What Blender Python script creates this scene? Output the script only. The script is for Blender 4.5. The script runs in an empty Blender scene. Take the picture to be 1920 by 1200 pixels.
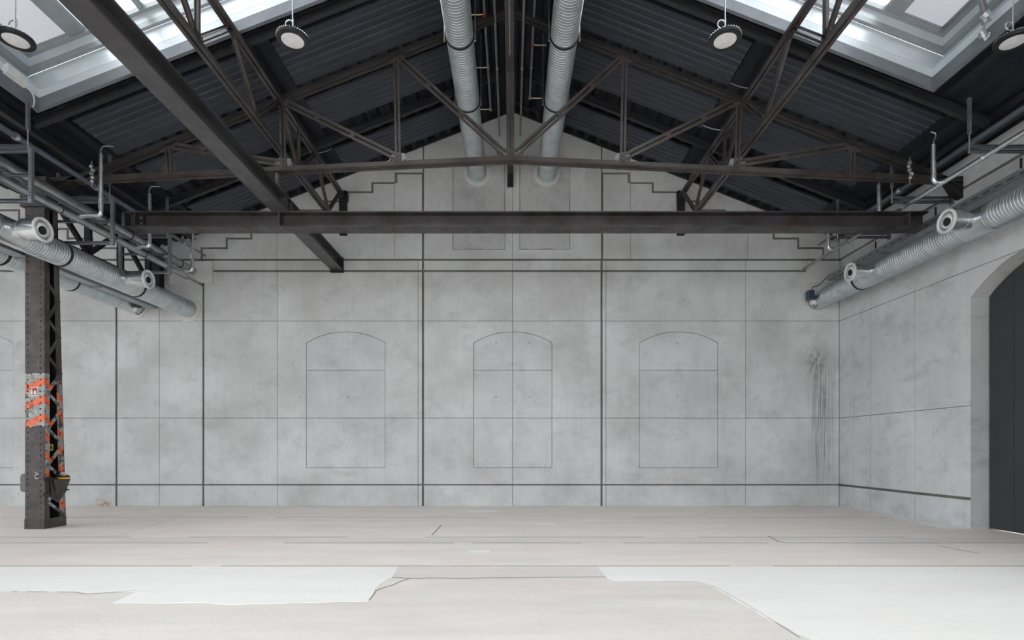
import bpy, bmesh, math, random
from mathutils import Vector, Matrix
random.seed(7)
SC = bpy.context.scene
COL = SC.collection
CAMH = 1.6            # eye height
F = 1015.0            # focal length in pixels of a 1920 px wide frame
WALL_Y = 15.32        # distance of the gable wall

# ------------------------------------------------------------------ camera, sky, exposure
cd = bpy.data.cameras.new('camera'); cam = bpy.data.objects.new('camera', cd); COL.objects.link(cam)
cam.location = (0, 0, CAMH); cam.rotation_euler = (math.radians(90), 0, 0)
cd.sensor_width = 36; cd.lens = F / 1920 * 36; cd.shift_y = 243 / 1920
cd.clip_start = 0.05; cd.clip_end = 300
SC.camera = cam
W = bpy.data.worlds.new('overcast'); SC.world = W; W.use_nodes = True
wt = W.node_tree; bg = wt.nodes['Background']
tc = wt.nodes.new('ShaderNodeTexCoord'); nz = wt.nodes.new('ShaderNodeTexNoise'); rp = wt.nodes.new('ShaderNodeValToRGB')
nz.inputs['Scale'].default_value = 5; nz.inputs['Detail'].default_value = 4
wt.links.new(tc.outputs['Generated'], nz.inputs['Vector']); wt.links.new(nz.outputs['Fac'], rp.inputs['Fac'])
rp.color_ramp.elements[0].position = .35; rp.color_ramp.elements[0].color = (.74, .76, .80, 1)
rp.color_ramp.elements[1].position = .65; rp.color_ramp.elements[1].color = (1.0, 1.0, 1.01, 1)
wt.links.new(rp.outputs['Color'], bg.inputs['Color']); bg.inputs['Strength'].default_value = 1.0
SC.view_settings.view_transform = 'Standard'; SC.view_settings.look = 'None'
SC.view_settings.gamma = 1; SC.view_settings.use_curve_mapping = False
SC.view_settings.exposure = 2.27
try:
    SC.cycles.use_denoising = True
    SC.cycles.max_bounces = 8; SC.cycles.diffuse_bounces = 5; SC.cycles.transparent_max_bounces = 12
    SC.cycles.sample_clamp_indirect = 6
except Exception: pass

# ------------------------------------------------------------------ geometry helpers
class MB:
    """collects polygons and links them as one mesh object"""
    def __init__(s): s.v = []; s.f = []
    def add(s, vs, fs):
        o = len(s.v); s.v += [tuple(p) for p in vs]; s.f += [tuple(i + o for i in f) for f in fs]; return s
    def hexa(s, a, b):      # two rings of four points, bottom and top
        return s.add(list(a) + list(b), [(3,2,1,0),(4,5,6,7),(0,1,5,4),(1,2,6,5),(2,3,7,6),(3,0,4,7)])
    def box(s, x0, x1, y0, y1, z0, z1):
        return s.hexa([(x0,y0,z0),(x1,y0,z0),(x1,y1,z0),(x0,y1,z0)], [(x0,y0,z1),(x1,y0,z1),(x1,y1,z1),(x0,y1,z1)])
    def sweep(s, prof, p0, p1, up=(0,0,1), cap=True):   # straight extrusion of a closed profile (u sideways, v along up)
        p0 = Vector(p0); p1 = Vector(p1); d = (p1 - p0).normalized(); up = Vector(up)
        side = d.cross(up)
        if side.length < 1e-5: side = d.cross(Vector((1,0,0)))
        side.normalize(); u2 = side.cross(d).normalized(); n = len(prof)
        vs = [p0 + side*u + u2*v for u, v in prof] + [p1 + side*u + u2*v for u, v in prof]
        fs = [(i, (i+1) % n, n + (i+1) % n, n + i) for i in range(n)]
        if cap: fs += [tuple(range(n-1, -1, -1)), tuple(range(n, 2*n))]
        return s.add(vs, fs)
    def bar(s, p0, p1, w, h, up=(0,0,1)):
        return s.sweep([(-w/2,-h/2),(w/2,-h/2),(w/2,h/2),(-w/2,h/2)], p0, p1, up)
    def ibeam(s, p0, p1, w, h, tf, tw, up=(0,0,1)):
        a, b, t, c = w/2, h/2, tf, tw/2
        return s.sweep([(-a,-b),(a,-b),(a,-b+t),(c,-b+t),(c,b-t),(a,b-t),(a,b),(-a,b),(-a,b-t),(-c,b-t),(-c,-b+t),(-a,-b+t)], p0, p1, up)
    def channel(s, p0, p1, w, h, t=.006, up=(0,0,1)):
        a, b = w/2, h/2
        return s.sweep([(-a,-b),(a,-b),(a,-b+t),(-a+t,-b+t),(-a+t,b-t),(a,b-t),(a,b),(-a,b)], p0, p1, up)
    def twin(s, p0, p1, w, h, gap, t=.012, up=(0,0,1)):   # pair of back-to-back angles
        for g in (-1, 1):
            s.sweep([(g*gap/2,-h/2),(g*w/2,-h/2),(g*w/2,-h/2+t),(g*(gap/2+t),-h/2+t),(g*(gap/2+t),h/2),(g*gap/2,h/2)][::g], p0, p1, up)
        return s
    def lathe(s, o, ax, prof, n=32, cap=False):      # profile (t along axis, radius)
        o = Vector(o); ax = Vector(ax).normalized()
        e = ax.cross(Vector((0,0,1)) if abs(ax.z) < .9 else Vector((1,0,0))).normalized(); g = ax.cross(e)
        vs = []
        for t, r in prof:
            for i in range(n):
                a = 2*math.pi*i/n; vs.append(o + ax*t + (e*math.cos(a) + g*math.sin(a))*r)
        m = len(prof)
        fs = [(j*n+i, j*n+(i+1)%n, (j+1)*n+(i+1)%n, (j+1)*n+i) for j in range(m-1) for i in range(n)]
        if cap: fs += [tuple(range(n-1,-1,-1)), tuple(range((m-1)*n, m*n))]
        return s.add(vs, fs)
    def tube(s, pts, r, n=12, cap=True):
        pts = [Vector(p) for p in pts]; vs = []; prev = None
        for i, p in enumerate(pts):
            d = (pts[min(i+1, len(pts)-1)] - pts[max(i-1, 0)]).normalized()
            if prev is None:
                e = d.cross(Vector((0,0,1)) if abs(d.z) < .9 else Vector((1,0,0))).normalized()
            else:
                e = (prev - d*prev.dot(d)).normalized()
            prev = e; g = d.cross(e)
            vs += [p + (e*math.cos(2*math.pi*k/n) + g*math.sin(2*math.pi*k/n))*r for k in range(n)]
        m = len(pts)
        fs = [(j*n+i, j*n+(i+1)%n, (j+1)*n+(i+1)%n, (j+1)*n+i) for j in range(m-1) for i in range(n)]
        if cap: fs += [tuple(range(n-1,-1,-1)), tuple(range((m-1)*n, m*n))]
        return s.add(vs, fs)
    def prism(s, poly, fn, a, b):    # polygon in 2D, fn(u, v, w) -> point, from depth a to b
        n = len(poly)
        return s.add([fn(u, v, a) for u, v in poly] + [fn(u, v, b) for u, v in poly],
                     [tuple(range(n)), tuple(range(2*n-1, n-1, -1))] + [(i, n+i, n+(i+1)%n, (i+1)%n) for i in range(n)])
    def build(s, name, mat, parent=None, smooth=False, loc=None):
        me = bpy.data.meshes.new(name); me.from_pydata(s.v, [], s.f); me.update()
        bm = bmesh.new(); bm.from_mesh(me); bmesh.ops.recalc_face_normals(bm, faces=bm.faces)
        bm.to_mesh(me); bm.free()
        if smooth:
            for p in me.polygons: p.use_smooth = True
            try: me.set_sharp_from_angle(angle=math.radians(35))
            except Exception: pass
        me.materials.append(mat)
        o = bpy.data.objects.new(name, me); COL.objects.link(o)
        if loc: o.location = loc
        if parent: o.parent = parent
        return o

def tag(o, label, cat, group=None):
    o['label'] = label; o['category'] = cat; o['kind'] = 'thing'
    if group: o['group'] = group
    return o
def thing(name, label, cat, loc=(0,0,0), group=None):
    o = bpy.data.objects.new(name, None); COL.objects.link(o); o.location = loc; o.empty_display_size = .2
    return tag(o, label, cat, group)
def struct(o, label=None):
    o['kind'] = 'structure'
    if label: o['label'] = label
    return o
def arc(p0, pc, p1, n=6):       # smooth bend through a corner
    p0, pc, p1 = Vector(p0), Vector(pc), Vector(p1)
    return [(p0*(1-t)**2 + pc*2*t*(1-t) + p1*t*t) for t in [i/n for i in range(n+1)]]

# ------------------------------------------------------------------ materials
class MT:
    def __init__(s, name, rough=.7, metal=0., base=(.5,.5,.5)):
        s.m = bpy.data.materials.new(name); s.m.use_nodes = True; s.t = s.m.node_tree
        s.b = s.t.nodes['Principled BSDF']; s.set('Roughness', rough); s.set('Metallic', metal); s.set('Base Color', (*base, 1))
    def set(s, k, v): s.b.inputs[k].default_value = v
    def n(s, typ, **kw):
        x = s.t.nodes.new(typ)
        for k, v in kw.items(): setattr(x, k, v)
        return x
    def l(s, a, b): s.t.links.new(a, b)
    def coord(s, kind='Object', scale=(1,1,1)):
        c = s.n('ShaderNodeTexCoord'); m = s.n('ShaderNodeMapping'); m.inputs['Scale'].default_value = scale
        s.l(c.outputs[kind], m.inputs['Vector']); return m.outputs['Vector']
    def noise(s, vec, scale, detail=4, rough=.55, dist=0):
        x = s.n('ShaderNodeTexNoise'); x.inputs['Scale'].default_value = scale; x.inputs['Detail'].default_value = detail
        x.inputs['Roughness'].default_value = rough; x.inputs['Distortion'].default_value = dist
        s.l(vec, x.inputs['Vector']); return x.outputs['Fac']
    def ramp(s, fac, stops):
        r = s.n('ShaderNodeValToRGB'); e = r.color_ramp.elements
        while len(e) < len(stops): e.new(.5)
        for i, (p, c) in enumerate(stops):
            e[i].position = p; e[i].color = (*c, 1) if not isinstance(c, (int, float)) else (c, c, c, 1)
        s.l(fac, r.inputs['Fac']); return r.outputs['Color']
    def mix(s, fac, a, b, typ='MIX'):
        x = s.n('ShaderNodeMix', data_type='RGBA', blend_type=typ)
        for sock, v in ((x.inputs[0], fac), (x.inputs[6], a), (x.inputs[7], b)):
            if hasattr(v, 'links'): s.l(v, sock)
            elif isinstance(v, (int, float)): sock.default_value = v
            else: sock.default_value = (*v, 1)
        return x.outputs[2]
    def math(s, op, a, b=0., c=0.):
        x = s.n('ShaderNodeMath', operation=op)
        for i, v in enumerate((a, b, c)):
            if hasattr(v, 'links'): s.l(v, x.inputs[i])
            else: x.inputs[i].default_value = v
        return x.outputs[0]
    def sep(s, vec):
        x = s.n('ShaderNodeSeparateXYZ'); s.l(vec, x.inputs[0]); return x.outputs
    def rnd(s): return s.n('ShaderNodeObjectInfo').outputs['Random']
    def color(s, c): s.l(c, s.b.inputs['Base Color'])
    def bump(s, h, strength=.3, dist=.01):
        x = s.n('ShaderNodeBump'); x.inputs['Strength'].default_value = strength; x.inputs['Distance'].default_value = dist
        s.l(h, x.inputs['Height']); s.l(x.outputs['Normal'], s.b.inputs['Normal'])

def concrete(name, ca, cb, stain=False, var=.08, smudge=.75):
    M = MT(name, .82)
    v = M.coord()
    big = M.noise(v, .6, 6, .65); mid = M.noise(M.coord(scale=(1, 1, 1.35)), 1.25, 8, .72, .35); fine = M.noise(v, 38, 3, .6)
    vert = M.noise(M.coord(scale=(7, 7, .35)), 1.6, 4, .6)
    c = M.mix(M.ramp(big, [(.32, 0.), (.68, 1.)]), ca, cb)
    c = M.mix(M.math('MULTIPLY', M.ramp(mid, [(.5, 0.), (.72, 1.)]), smudge*.8), c, tuple(x*.62 for x in ca))
    c = M.mix(M.math('MULTIPLY', M.ramp(vert, [(.52, 0.), (.75, 1.)]), .16), c, tuple(x*.7 for x in ca))
    c = M.mix(.30, c, M.ramp(fine, [(.3, .28), (.7, .75)]), 'SOFT_LIGHT')
    c = M.mix(var, c, M.ramp(M.rnd(), [(0., 0.05), (1., 1.)]), 'SOFT_LIGHT')
    if stain:
        X, Y, Z = M.sep(M.coord())
        def soft(val, c0, w): return M.ramp(M.math('ABSOLUTE', M.math('DIVIDE', M.math('SUBTRACT', val, c0), w)), [(.35, 1.), (1., 0.)])
        st = M.noise(M.coord(scale=(26, 1, .35)), 1.3, 5, .7)                 # streaks run down beside the corner
        z1 = M.math('MULTIPLY', soft(X, 8.78, .42), soft(Z, 2.6, 2.5))
        c = M.mix(M.math('MULTIPLY', M.math('MULTIPLY', z1, M.ramp(st, [(.44, 0.), (.58, 1.)])), .72), c, (.10, .10, .095))
        blot = M.math('MULTIPLY', soft(X, 8.62, .35), soft(Z, 4.05, .55))
        c = M.mix(M.math('MULTIPLY', M.math('MULTIPLY', blot, M.ramp(M.noise(M.coord(scale=(6, 1, 3)), 1.7, 5, .7), [(.45, 0.), (.62, 1.)])), .7), c, (.09, .09, .09))
        r = M.math('MULTIPLY', soft(X, -11.56, .26), soft(Z, .09, .17))
        c = M.mix(M.math('MULTIPLY', M.math('MULTIPLY', r, M.ramp(M.noise(v, 9, 4), [(.4, 0.), (.6, 1.)])), .9), c, (.42, .22, .07))
    M.color(c); M.bump(M.noise(v, 60, 4, .6), .12, .004)
    return M.m

def steel(name, ca, cb, rust, metal=.35, rough=.5, rust_amt=.5, scale=2.2, stretch=(1,1,1)):
    M = MT(name, rough, metal)
    v = M.coord(scale=stretch)
    c = M.mix(M.ramp(M.noise(v, scale, 6, .65), [(.35, 0.), (.65, 1.)]), ca, cb)
    c = M.mix(M.math('MULTIPLY', M.ramp(M.noise(v, scale*1.7, 6, .7, .6), [(.5, 0.), (.7, 1.)]), rust_amt), c, rust)
    c = M.mix(.25, c, M.ramp(M.noise(v, 45, 3), [(.3, .3), (.7, .7)]), 'SOFT_LIGHT')
    M.color(c)
    rr = M.ramp(M.noise(v, scale*3, 4), [(.3, rough-.1), (.7, rough+.15)])
    M.l(rr, M.b.inputs['Roughness']); M.bump(M.noise(v, 50, 4), .1, .003)
    return M.m

def metal(name, base, rough, met=.9, var=.12, scale=6, bump=0., bscale=60, stretch=(1,1,1)):
    M = MT(name, rough, met)
    v = M.coord(scale=stretch)
    c = M.mix(M.ramp(M.noise(v, scale, 5, .6), [(.35, 0.), (.65, 1.)]), tuple(x*(1-var) for x in base), tuple(min(1, x*(1+var)) for x in base))
    M.color(c)
    if bump: M.bump(M.noise(v, bscale, 3), bump, .01)
    return M.m

def plain(name, base, rough=.6, met=0., var=.08, scale=12):
    return metal(name, base, rough, met, var, scale)

m_conc = concrete('exposed_concrete', (.51, .51, .503), (.69, .695, .70), stain=True, smudge=.5)
m_conc_arch = concrete('smooth_concrete', (.525, .53, .537), (.67, .68, .695), smudge=.5)
m_conc_patch = concrete('patched_concrete', (.44, .445, .44), (.55, .55, .545), smudge=.9)
m_conc_side = concrete('side_wall_concrete', (.58, .585, .585), (.73, .74, .755))  # paler than the gable concrete, making up for weak light on the side wall
m_joint = concrete('joint_concrete', (.135, .13, .118), (.20, .195, .18))
m_collar = concrete('plaster_collar', (.58, .58, .57), (.66, .66, .65), smudge=.2)

def floor_mat(name, ca, cb, pink, pits=1.):
    M = MT(name, .72)
    v = M.coord(); vs = M.coord(scale=(.35, 1.6, 1))
    c = M.mix(M.ramp(M.noise(vs, 1.3, 6, .6, .3), [(.35, 0.), (.65, 1.)]), ca, cb)
    c = M.mix(M.math('MULTIPLY', M.ramp(M.noise(v, .9, 5, .6), [(.52, 0.), (.7, 1.)]), .6), c, pink)
    c = M.mix(M.math('MULTIPLY', M.ramp(M.noise(M.coord(scale=(1.2, 5, 1)), 2.2, 6, .7), [(.56, 0.), (.72, 1.)]), .35), c, tuple(x*.82 for x in ca))
    pit = M.math('MULTIPLY', M.ramp(M.noise(v, 34, 4, .7), [(.58, 0.), (.66, 1.)]), M.ramp(M.noise(v, 1.6, 4), [(.46, 0.), (.62, 1.)]))
    c = M.mix(M.math('MULTIPLY', pit, .6*pits), c, tuple(x*.42 for x in ca))
    c = M.mix(.22, c, M.ramp(M.noise(v, 70, 3), [(.3, .3), (.7, .72)]), 'SOFT_LIGHT')
    c = M.mix(.06, c, M.ramp(M.rnd(), [(0., .2), (1., .9)]), 'SOFT_LIGHT')
    M.color(c); M.bump(M.noise(v, 26, 6, .7), .35*pits, .012)
    return M.m
m_floor = floor_mat('floor_screed', (.70, .645, .60), (.78, .73, .69), (.77, .645, .60))
m_floor_lit = floor_mat('floor_screed_lit', (.77, .71, .66), (.85, .79, .745), (.83, .70, .645), .8)  # paler copy of the screed, making up for dim light on far slabs
m_floor_white = floor_mat('fresh_screed', (.85, .825, .795), (.89, .87, .845), (.87, .81, .78), .25)
m_crack = plain('floor_crack', (.24, .21, .185), .9)

m_deck = metal('dark_roof_sheet', (.018, .0205, .028), .55, .25, .2, 3)
m_panel = metal('acoustic_sheet', (.047, .053, .069), .5, .2, .12, 2)
m_darktrim = metal('dark_trim', (.035, .036, .042), .5, .3)
m_truss = steel('truss_steel', (.050, .043, .041), (.095, .083, .08), (.11, .055, .036), .35, .45, .5)
m_topchord = steel('dark_truss_steel', (.026, .023, .023), (.05, .044, .043), (.06, .032, .022), .3, .5, .4)  # darker variant of the truss steel, for the top chord
m_girder = steel('girder_steel', (.062, .054, .054), (.125, .112, .112), (.12, .062, .042), .4, .42, .4)
m_beam = steel('mill_scale_steel', (.048, .041, .041), (.088, .08, .085), (.10, .052, .035), .55, .40, .4, 1.6, (1, .5, 1))
m_beam_grey_lit = steel('lit_beam_steel', (.082, .079, .082), (.128, .125, .13), (.10, .07, .055), .5, .42, .18, 1.6, (1, .5, 1))  # greyer beam steel, lightened to stand for the light falling on this beam
m_gusset = steel('gusset_steel', (.22, .21, .22), (.32, .31, .33), (.2, .13, .09), .5, .45, .3)
m_col = steel('riveted_steel', (.044, .036, .036), (.10, .088, .087), (.11, .06, .045), .3, .48, .55)
m_colblack = plain('black_steel', (.012, .012, .013), .8)  # near-black steel in one even colour
m_galv = metal('galvanised_duct', (.56, .60, .62), .40, .8, .10, 5)
m_galv_pl = metal('galvanised_sheet', (.66, .69, .70), .28, .9, .06, 3)
m_galv_lt = metal('bright_sheet', (.70, .755, .80), .35, .25, .05, 2)
m_flange = metal('grey_flashing', (.20, .215, .24), .45, .3, .10, 3)
m_strut = metal('strut_galvanised', (.27, .275, .30), .42, .75, .15, 5)
m_alu = metal('window_aluminium', (.42, .44, .45), .4, .6, .05)
m_foil = metal('foil_lagging', (.80, .82, .83), .22, .95, .1, 9, .5, 40)
m_lag = metal('lagged_pipe', (.40, .41, .42), .30, .85, .15, 4, .3, 14)
m_pipe_dark = metal('painted_pipe', (.14, .165, .20), .35, .4, .1)
m_pipe_grey = metal('zinc_pipe', (.36, .36, .37), .45, .7, .12)
m_tray = metal('cable_tray_steel', (.36, .38, .41), .38, .75, .1)
m_rubber = plain('rubber_band', (.02, .02, .022), .7)
m_black = plain('black_plastic', (.015, .015, .017), .5)
m_lampblack = metal('lamp_housing', (.03, .03, .033), .4, .5)
m_white = plain('white_plastic', (.72, .72, .73), .35)
m_lens = plain('lamp_lens', (.78, .77, .78), .25)
m_brass = metal('brass_fitting', (.55, .48, .36), .35, .8)
m_red = plain('red_paint', (.45, .06, .03), .5)
m_blue = plain('blue_plastic', (.03, .045, .09), .45)
m_yellow = plain('yellow_plastic', (.50, .45, .10), .5)
m_orange_sole = plain('shoe_yellow', (.72, .42, .05), .6)
m_signred = plain('sign_red', (.22, .035, .03), .5)
m_signwhite = plain('sign_white', (.68, .66, .63), .5)
m_greybox = plain('grey_box_plastic', (.12, .135, .13), .55)
m_door = metal('anthracite_door', (.045, .046, .05), .45, .1, .06, 1)

def glass(name, tint):
    m = bpy.data.materials.new(name); m.use_nodes = True; t = m.node_tree
    for n in list(t.nodes): t.nodes.remove(n)
    o = t.nodes.new('ShaderNodeOutputMaterial'); mx = t.nodes.new('ShaderNodeMixShader'); tr = t.nodes.new('ShaderNodeBsdfTransparent')
    gl = t.nodes.new('ShaderNodeBsdfGlossy'); fr = t.nodes.new('ShaderNodeFresnel'); fr.inputs['IOR'].default_value = 1.3
    tr.inputs['Color'].default_value = (*tint, 1); gl.inputs['Roughness'].default_value = .05
    t.links.new(fr.outputs[0], mx.inputs[0]); t.links.new(tr.outputs[0], mx.inputs[1]); t.links.new(gl.outputs[0], mx.inputs[2])
    t.links.new(mx.outputs[0], o.inputs['Surface']); return m
m_glass = glass('clear_glass', (.95, .97, .97)); m_glass_grey = glass('tinted_glass', (.385, .385, .395))

def hazard(name, z_lo, z_hi, peel):
    """old white paint with orange chevrons, flaking off dark steel"""
    M = MT(name, .6, .1)
    v = M.coord(); X, Y, Z = M.sep(v)
    c = M.mix(M.ramp(M.noise(v, 3, 6, .65), [(.35, 0.), (.65, 1.)]), (.042, .034, .034), (.10, .086, .087))
    c = M.mix(M.math('MULTIPLY', M.ramp(M.noise(v, 6, 6, .7), [(.52, 0.), (.7, 1.)]), .55), c, (.15, .09, .065))
    p = M.math('ADD', Z, M.math('ADD', M.math('MULTIPLY', M.math('SUBTRACT', .195, X), .42), M.math('MULTIPLY', Y, .85)))
    p = M.math('ADD', p, M.math('MULTIPLY', M.math('SUBTRACT', M.noise(v, 14, 4), .5), .05))
    fr = M.math('FRACT', M.math('DIVIDE', M.math('SUBTRACT', p, 2.92-.362*12), .362))
    orange = M.math('LESS_THAN', fr, .41)
    wn = M.ramp(M.noise(v, 12, 6, .75), [(.4, 0.), (.62, 1.)])
    white = M.mix(wn, (.44, .44, .43), (.22, .21, .19)); org = M.mix(wn, (.84, .17, .075), (.62, .15, .08))
    paint = M.mix(orange, white, org)
    zn = M.math('ADD', Z, M.math('MULTIPLY', M.math('SUBTRACT', M.noise(v, 7, 5, .7), .5), .55 if peel > .3 else .2))
    zone = M.math('MULTIPLY', M.math('GREATER_THAN', zn, z_lo), M.math('LESS_THAN', Z, z_hi))
    wear = M.math('ADD', M.noise(v, 9, 6, .75), M.math('MULTIPLY', M.math('SUBTRACT', .195, X), .28 if peel < .4 else 0.))
    fl = M.ramp(wear, [(.66-.16*peel, 1.), (.70-.16*peel, 0.)])
    M.color(M.mix(M.math('MULTIPLY', zone, fl), c, paint)); M.bump(M.noise(v, 30, 5), .2, .004)
    return M.m
m_haz_front = hazard('hazard_paint_front', 2.07, 3.14, .3)
m_haz_flange = hazard('hazard_paint_flange', 1.0, 3.14, .5)
m_haz_rear = hazard('hazard_paint_rear', .3, 3.05, .9)
m_haz_bar = hazard('hazard_paint_bars', .35, 3.0, .9)

# ------------------------------------------------------------------ reference dimensions
XR = 9.27                       # right wall
XB = -9.98                      # line of columns between the two naves
S_W = F / WALL_Y
def wx(px): return (px - 960) / S_W
def wz(py): return CAMH + (843 - py) / S_W
SL = .39                        # roof slope
Z0 = CAMH + 9.58                # ridge
def zr(x):
    if x < XB: x = x - 2*XB
    return Z0 - SL*abs(x)
REAR = -10.0                     # the hall goes on behind the camera

# ------------------------------------------------------------------ floor
fl = struct(MB().box(-21.5, XR+.7, REAR-1, WALL_Y+.5, -.35, -.02).build('floor', m_crack), 'pale worn concrete floor of the empty hall')
def fd(py): return CAMH * F / (py - 843)
rows = [fd(970), fd(1007), fd(1018), fd(1061)]
def slab(poly, mat, name='floor_slab', z0=-.02, z1=0.):
    return MB().prism(poly, lambda u, v, w: (u, v, w), z0, z1).build(name, mat, fl)
g = .006
def fx(px, py): return (px-960)/F*fd(py)
XL = -21.4
def strip(y0, y1, cuts, mat):    # strip between two joints, cut by joints that run from (xa at y0) to (xb at y1)
    xs = [(XL, XL)] + cuts + [(XR+.33, XR+.33)]
    for (a0, a1), (b0, b1) in zip(xs[:-1], xs[1:]):
        slab([(a0+g, y0+g), (b0-g, y0+g), (b1-g, y1-g), (a1+g, y1-g)], mat)
strip(rows[0], WALL_Y-.008, [(fx(195, 970), fx(297, 952))], m_floor_lit)
strip(rows[1], rows[0], [(fx(215, 1007), fx(325, 972)), (fx(1386, 1005), fx(1290, 971))], m_floor_lit)
strip(rows[2], rows[1], [], m_floor)
strip(rows[3], rows[2], [], m_floor_lit)
strip(REAR-1, rows[3], [], m_floor)
def ragged(pts, amp, n=5):
    out = []
    for i, p in enumerate(pts):
        q = pts[(i+1) % len(pts)]; out.append(p)
        L = math.hypot(q[0]-p[0], q[1]-p[1])
        if L > .35 and amp > 0 and min(p[1], q[1]) < 7.3:
            k = min(24, max(2, int(L/.13)))
            for j in range(1, k):
                t = j/k; out.append((p[0]+(q[0]-p[0])*t + random.uniform(-amp, amp), p[1]+(q[1]-p[1])*t + random.uniform(-amp, amp)))
    return out
def fp(l): return [(fx(x, y), fd(y)) for x, y in l]
pa = fp([(-200, 1063), (747, 1063), (735, 1083), (708, 1100), (697, 1120), (690, 1128), (560, 1130), (440, 1134), (410, 1133), (385, 1130), (212, 1131), (256, 1109), (170, 1113), (140, 1110), (-200, 1109)])
pb = fp([(1122, 1063), (2060, 1063), (2060, 1200)]) + [(6.2, 4.0), (2.6, 4.0)] + fp([(1440, 1160), (1385, 1130), (1335, 1099), (1318, 1091), (1300, 1088), (1150, 1089), (1138, 1084)])
slab(ragged(pa, .018), m_floor_white, 'screed_patch', -.001, .004)
slab(ragged(pb, .015), m_floor_white, 'screed_patch', -.001, .004)
for l in ([(882, 1032), (922, 1031), (918, 1035), (878, 1036)], [(880, 957), (932, 956), (932, 960), (882, 960)], [(1010, 981), (1040, 981), (1040, 983), (1010, 983)]):
    slab(fp(l), m_floor_white, 'screed_patch', -.001, .003)
# worn strip beside the right wall footing
slab([(XR-.05, 15.2), (XR-.05, 10.9), (XR-.55, 11.0), (XR-.22, 13.0)], m_floor_white, 'screed_patch', -.001, .003)
def crack(pts, w):
    m = MB(); P = [Vector((x, y, .0045)) for x, y in fp(pts)]
    for a, b in zip(P[:-1], P[1:]):
        n = Vector((-(b-a).y, (b-a).x, 0)).normalized()*w/2
        m.hexa([a-n-Vector((0,0,.004)), b-n-Vector((0,0,.004)), b+n-Vector((0,0,.004)), a+n-Vector((0,0,.004))], [a-n, b-n, b+n, a+n])
    o = m.build('floor_crack', m_crack, fl); return o
def joint(y, w, segs):      # open joints between the strips, dark where the filler has gone
    for a, b in segs:
        MB().box(a, b, y-w/2, y+w/2, -.003, .0015).build('floor_joint', m_joint_floor, fl)
m_joint_floor = plain('joint_filler_floor', (.40, .37, .34), .9)
joint(rows[0], .05, [(-14, -6.2), (-5.6, -.6), (2.9, 9.2)])
joint(rows[1], .045, [(-14, -7.0), (-5.9, -3.0), (-1.6, 2.4), (3.4, 7.2)])
joint(rows[2], .055, [(-13, -5.2), (-3.9, -1.0), (-.7, 1.2), (1.9, 4.4), (4.7, 9.0)])
joint(rows[3], .04, [(-13, -4.4), (-4.0, 3.0), (3.6, 9.2)])
crack([(735, 1083), (770, 1085), (812, 1084), (870, 1085), (905, 1084), (960, 1083.5), (1050, 1082.5), (1136, 1082)], .013)
crack([(692, 1126), (699, 1117), (705, 1108), (720, 1102), (735, 1098), (750, 1091), (768, 1085)], .012)
crack([(810, 1003), (819, 994), (827, 985)], .02)
crack([(1335, 1098), (1380, 1122), (1440, 1158), (1500, 1196)], .006)
crack([(0, 1109), (140, 1110.5), (160, 1114), (200, 1112), (256, 1108)], .008)
crack([(1440, 1005), (1460, 1016), (1475, 1018)], .02)
crack([(1760, 1024), (1835, 1038)], .008)
crack([(0, 1007), (215, 1007)], .008)
crack([(920, 1018), (1040, 1018)], .012)
crack([(1500, 1018), (1760, 1018.5)], .012)

# ------------------------------------------------------------------ gable wall
wb = MB()
base_poly = [(-21.4, -.05), (XR+.7, -.05), (XR+.7, zr(XR+.7)+.14), (0, Z0+.14), (XB, zr(XB)+.14), (-19.96, Z0+.14), (-21.4, zr(-21.4)+.14)]
wb.prism(base_poly, lambda u, v, w: (u, w, v), WALL_Y+.045, WALL_Y+.5)
wall = struct(wb.build('wall_back', m_joint), 'grey exposed concrete gable wall with recessed joints and blind arches')
THX = {218, 381, 793, 1128, -195}; THY = {487, 508, 909}
gT, gt = .031, .0065
def inset(poly, ins):
    """shrink a counter-clockwise or clockwise polygon by one value per edge"""
    n = len(poly); A = sum(poly[i][0]*poly[(i+1)%n][1]-poly[(i+1)%n][0]*poly[i][1] for i in range(n)); sg = 1 if A > 0 else -1
    L = []
    for i in range(n):
        p, q = Vector(poly[i]), Vector(poly[(i+1)%n]); d = (q-p).normalized(); nn = Vector((-d.y, d.x))*sg
        L.append((p + nn*ins[i], d))
    out = []
    for i in range(n):
        (p, d), (q, e) = L[i-1], L[i]; cr = d.x*e.y - d.y*e.x
        out.append(tuple(q) if abs(cr) < 1e-4 else tuple(p + d*((q-p).x*e.y-(q-p).y*e.x)/cr))
    return out
def panel_px(poly, mat=None, front=0., name='concrete_panel', arch=False):
    ins = []
    n = len(poly)
    for i in range(n):
        (x0, y0), (x1, y1) = poly[i], poly[(i+1)%n]
        if x0 == x1: ins.append(gT if x0 in THX else (0 if x0 >= 1573 else gt))
        elif y0 == y1: ins.append((gT if y0 < 900 else .022) if y0 in THY else (0 if y0 >= 949 else gt))
        else: ins.append(gt)
    P = inset([(wx(x), wz(y)) for x, y in poly], ins)
    return MB().prism(P, lambda u, v, w: (u, w, v), WALL_Y+front, WALL_Y+.05).build(name, mat or m_conc, wall)
def arch_pts(xa, xb, ys, yc, n=14):     # segmental arch from (xa, ys) over yc to (xb, ys)
    w = (xb-xa)/2; r = ys-yc; R = (w*w+r*r)/(2*r); a = math.asin(w/R); cx = (xa+xb)/2; cy = yc+R
    return [(cx+R*math.sin(-a+2*a*i/n), cy-R*math.cos(-a+2*a*i/n)) for i in range(n+1)]
ARCH = [(574, 722), (888, 1035), (1199, 1346), (-124, 24)]
XS = [-457, -363, -195, -186, 78, 218, 299, 381, 520, 784, 793, 961, 1128, 1136, 1398, 1573]
YS = [487, 508, 602, 784, 909, 952]
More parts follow.
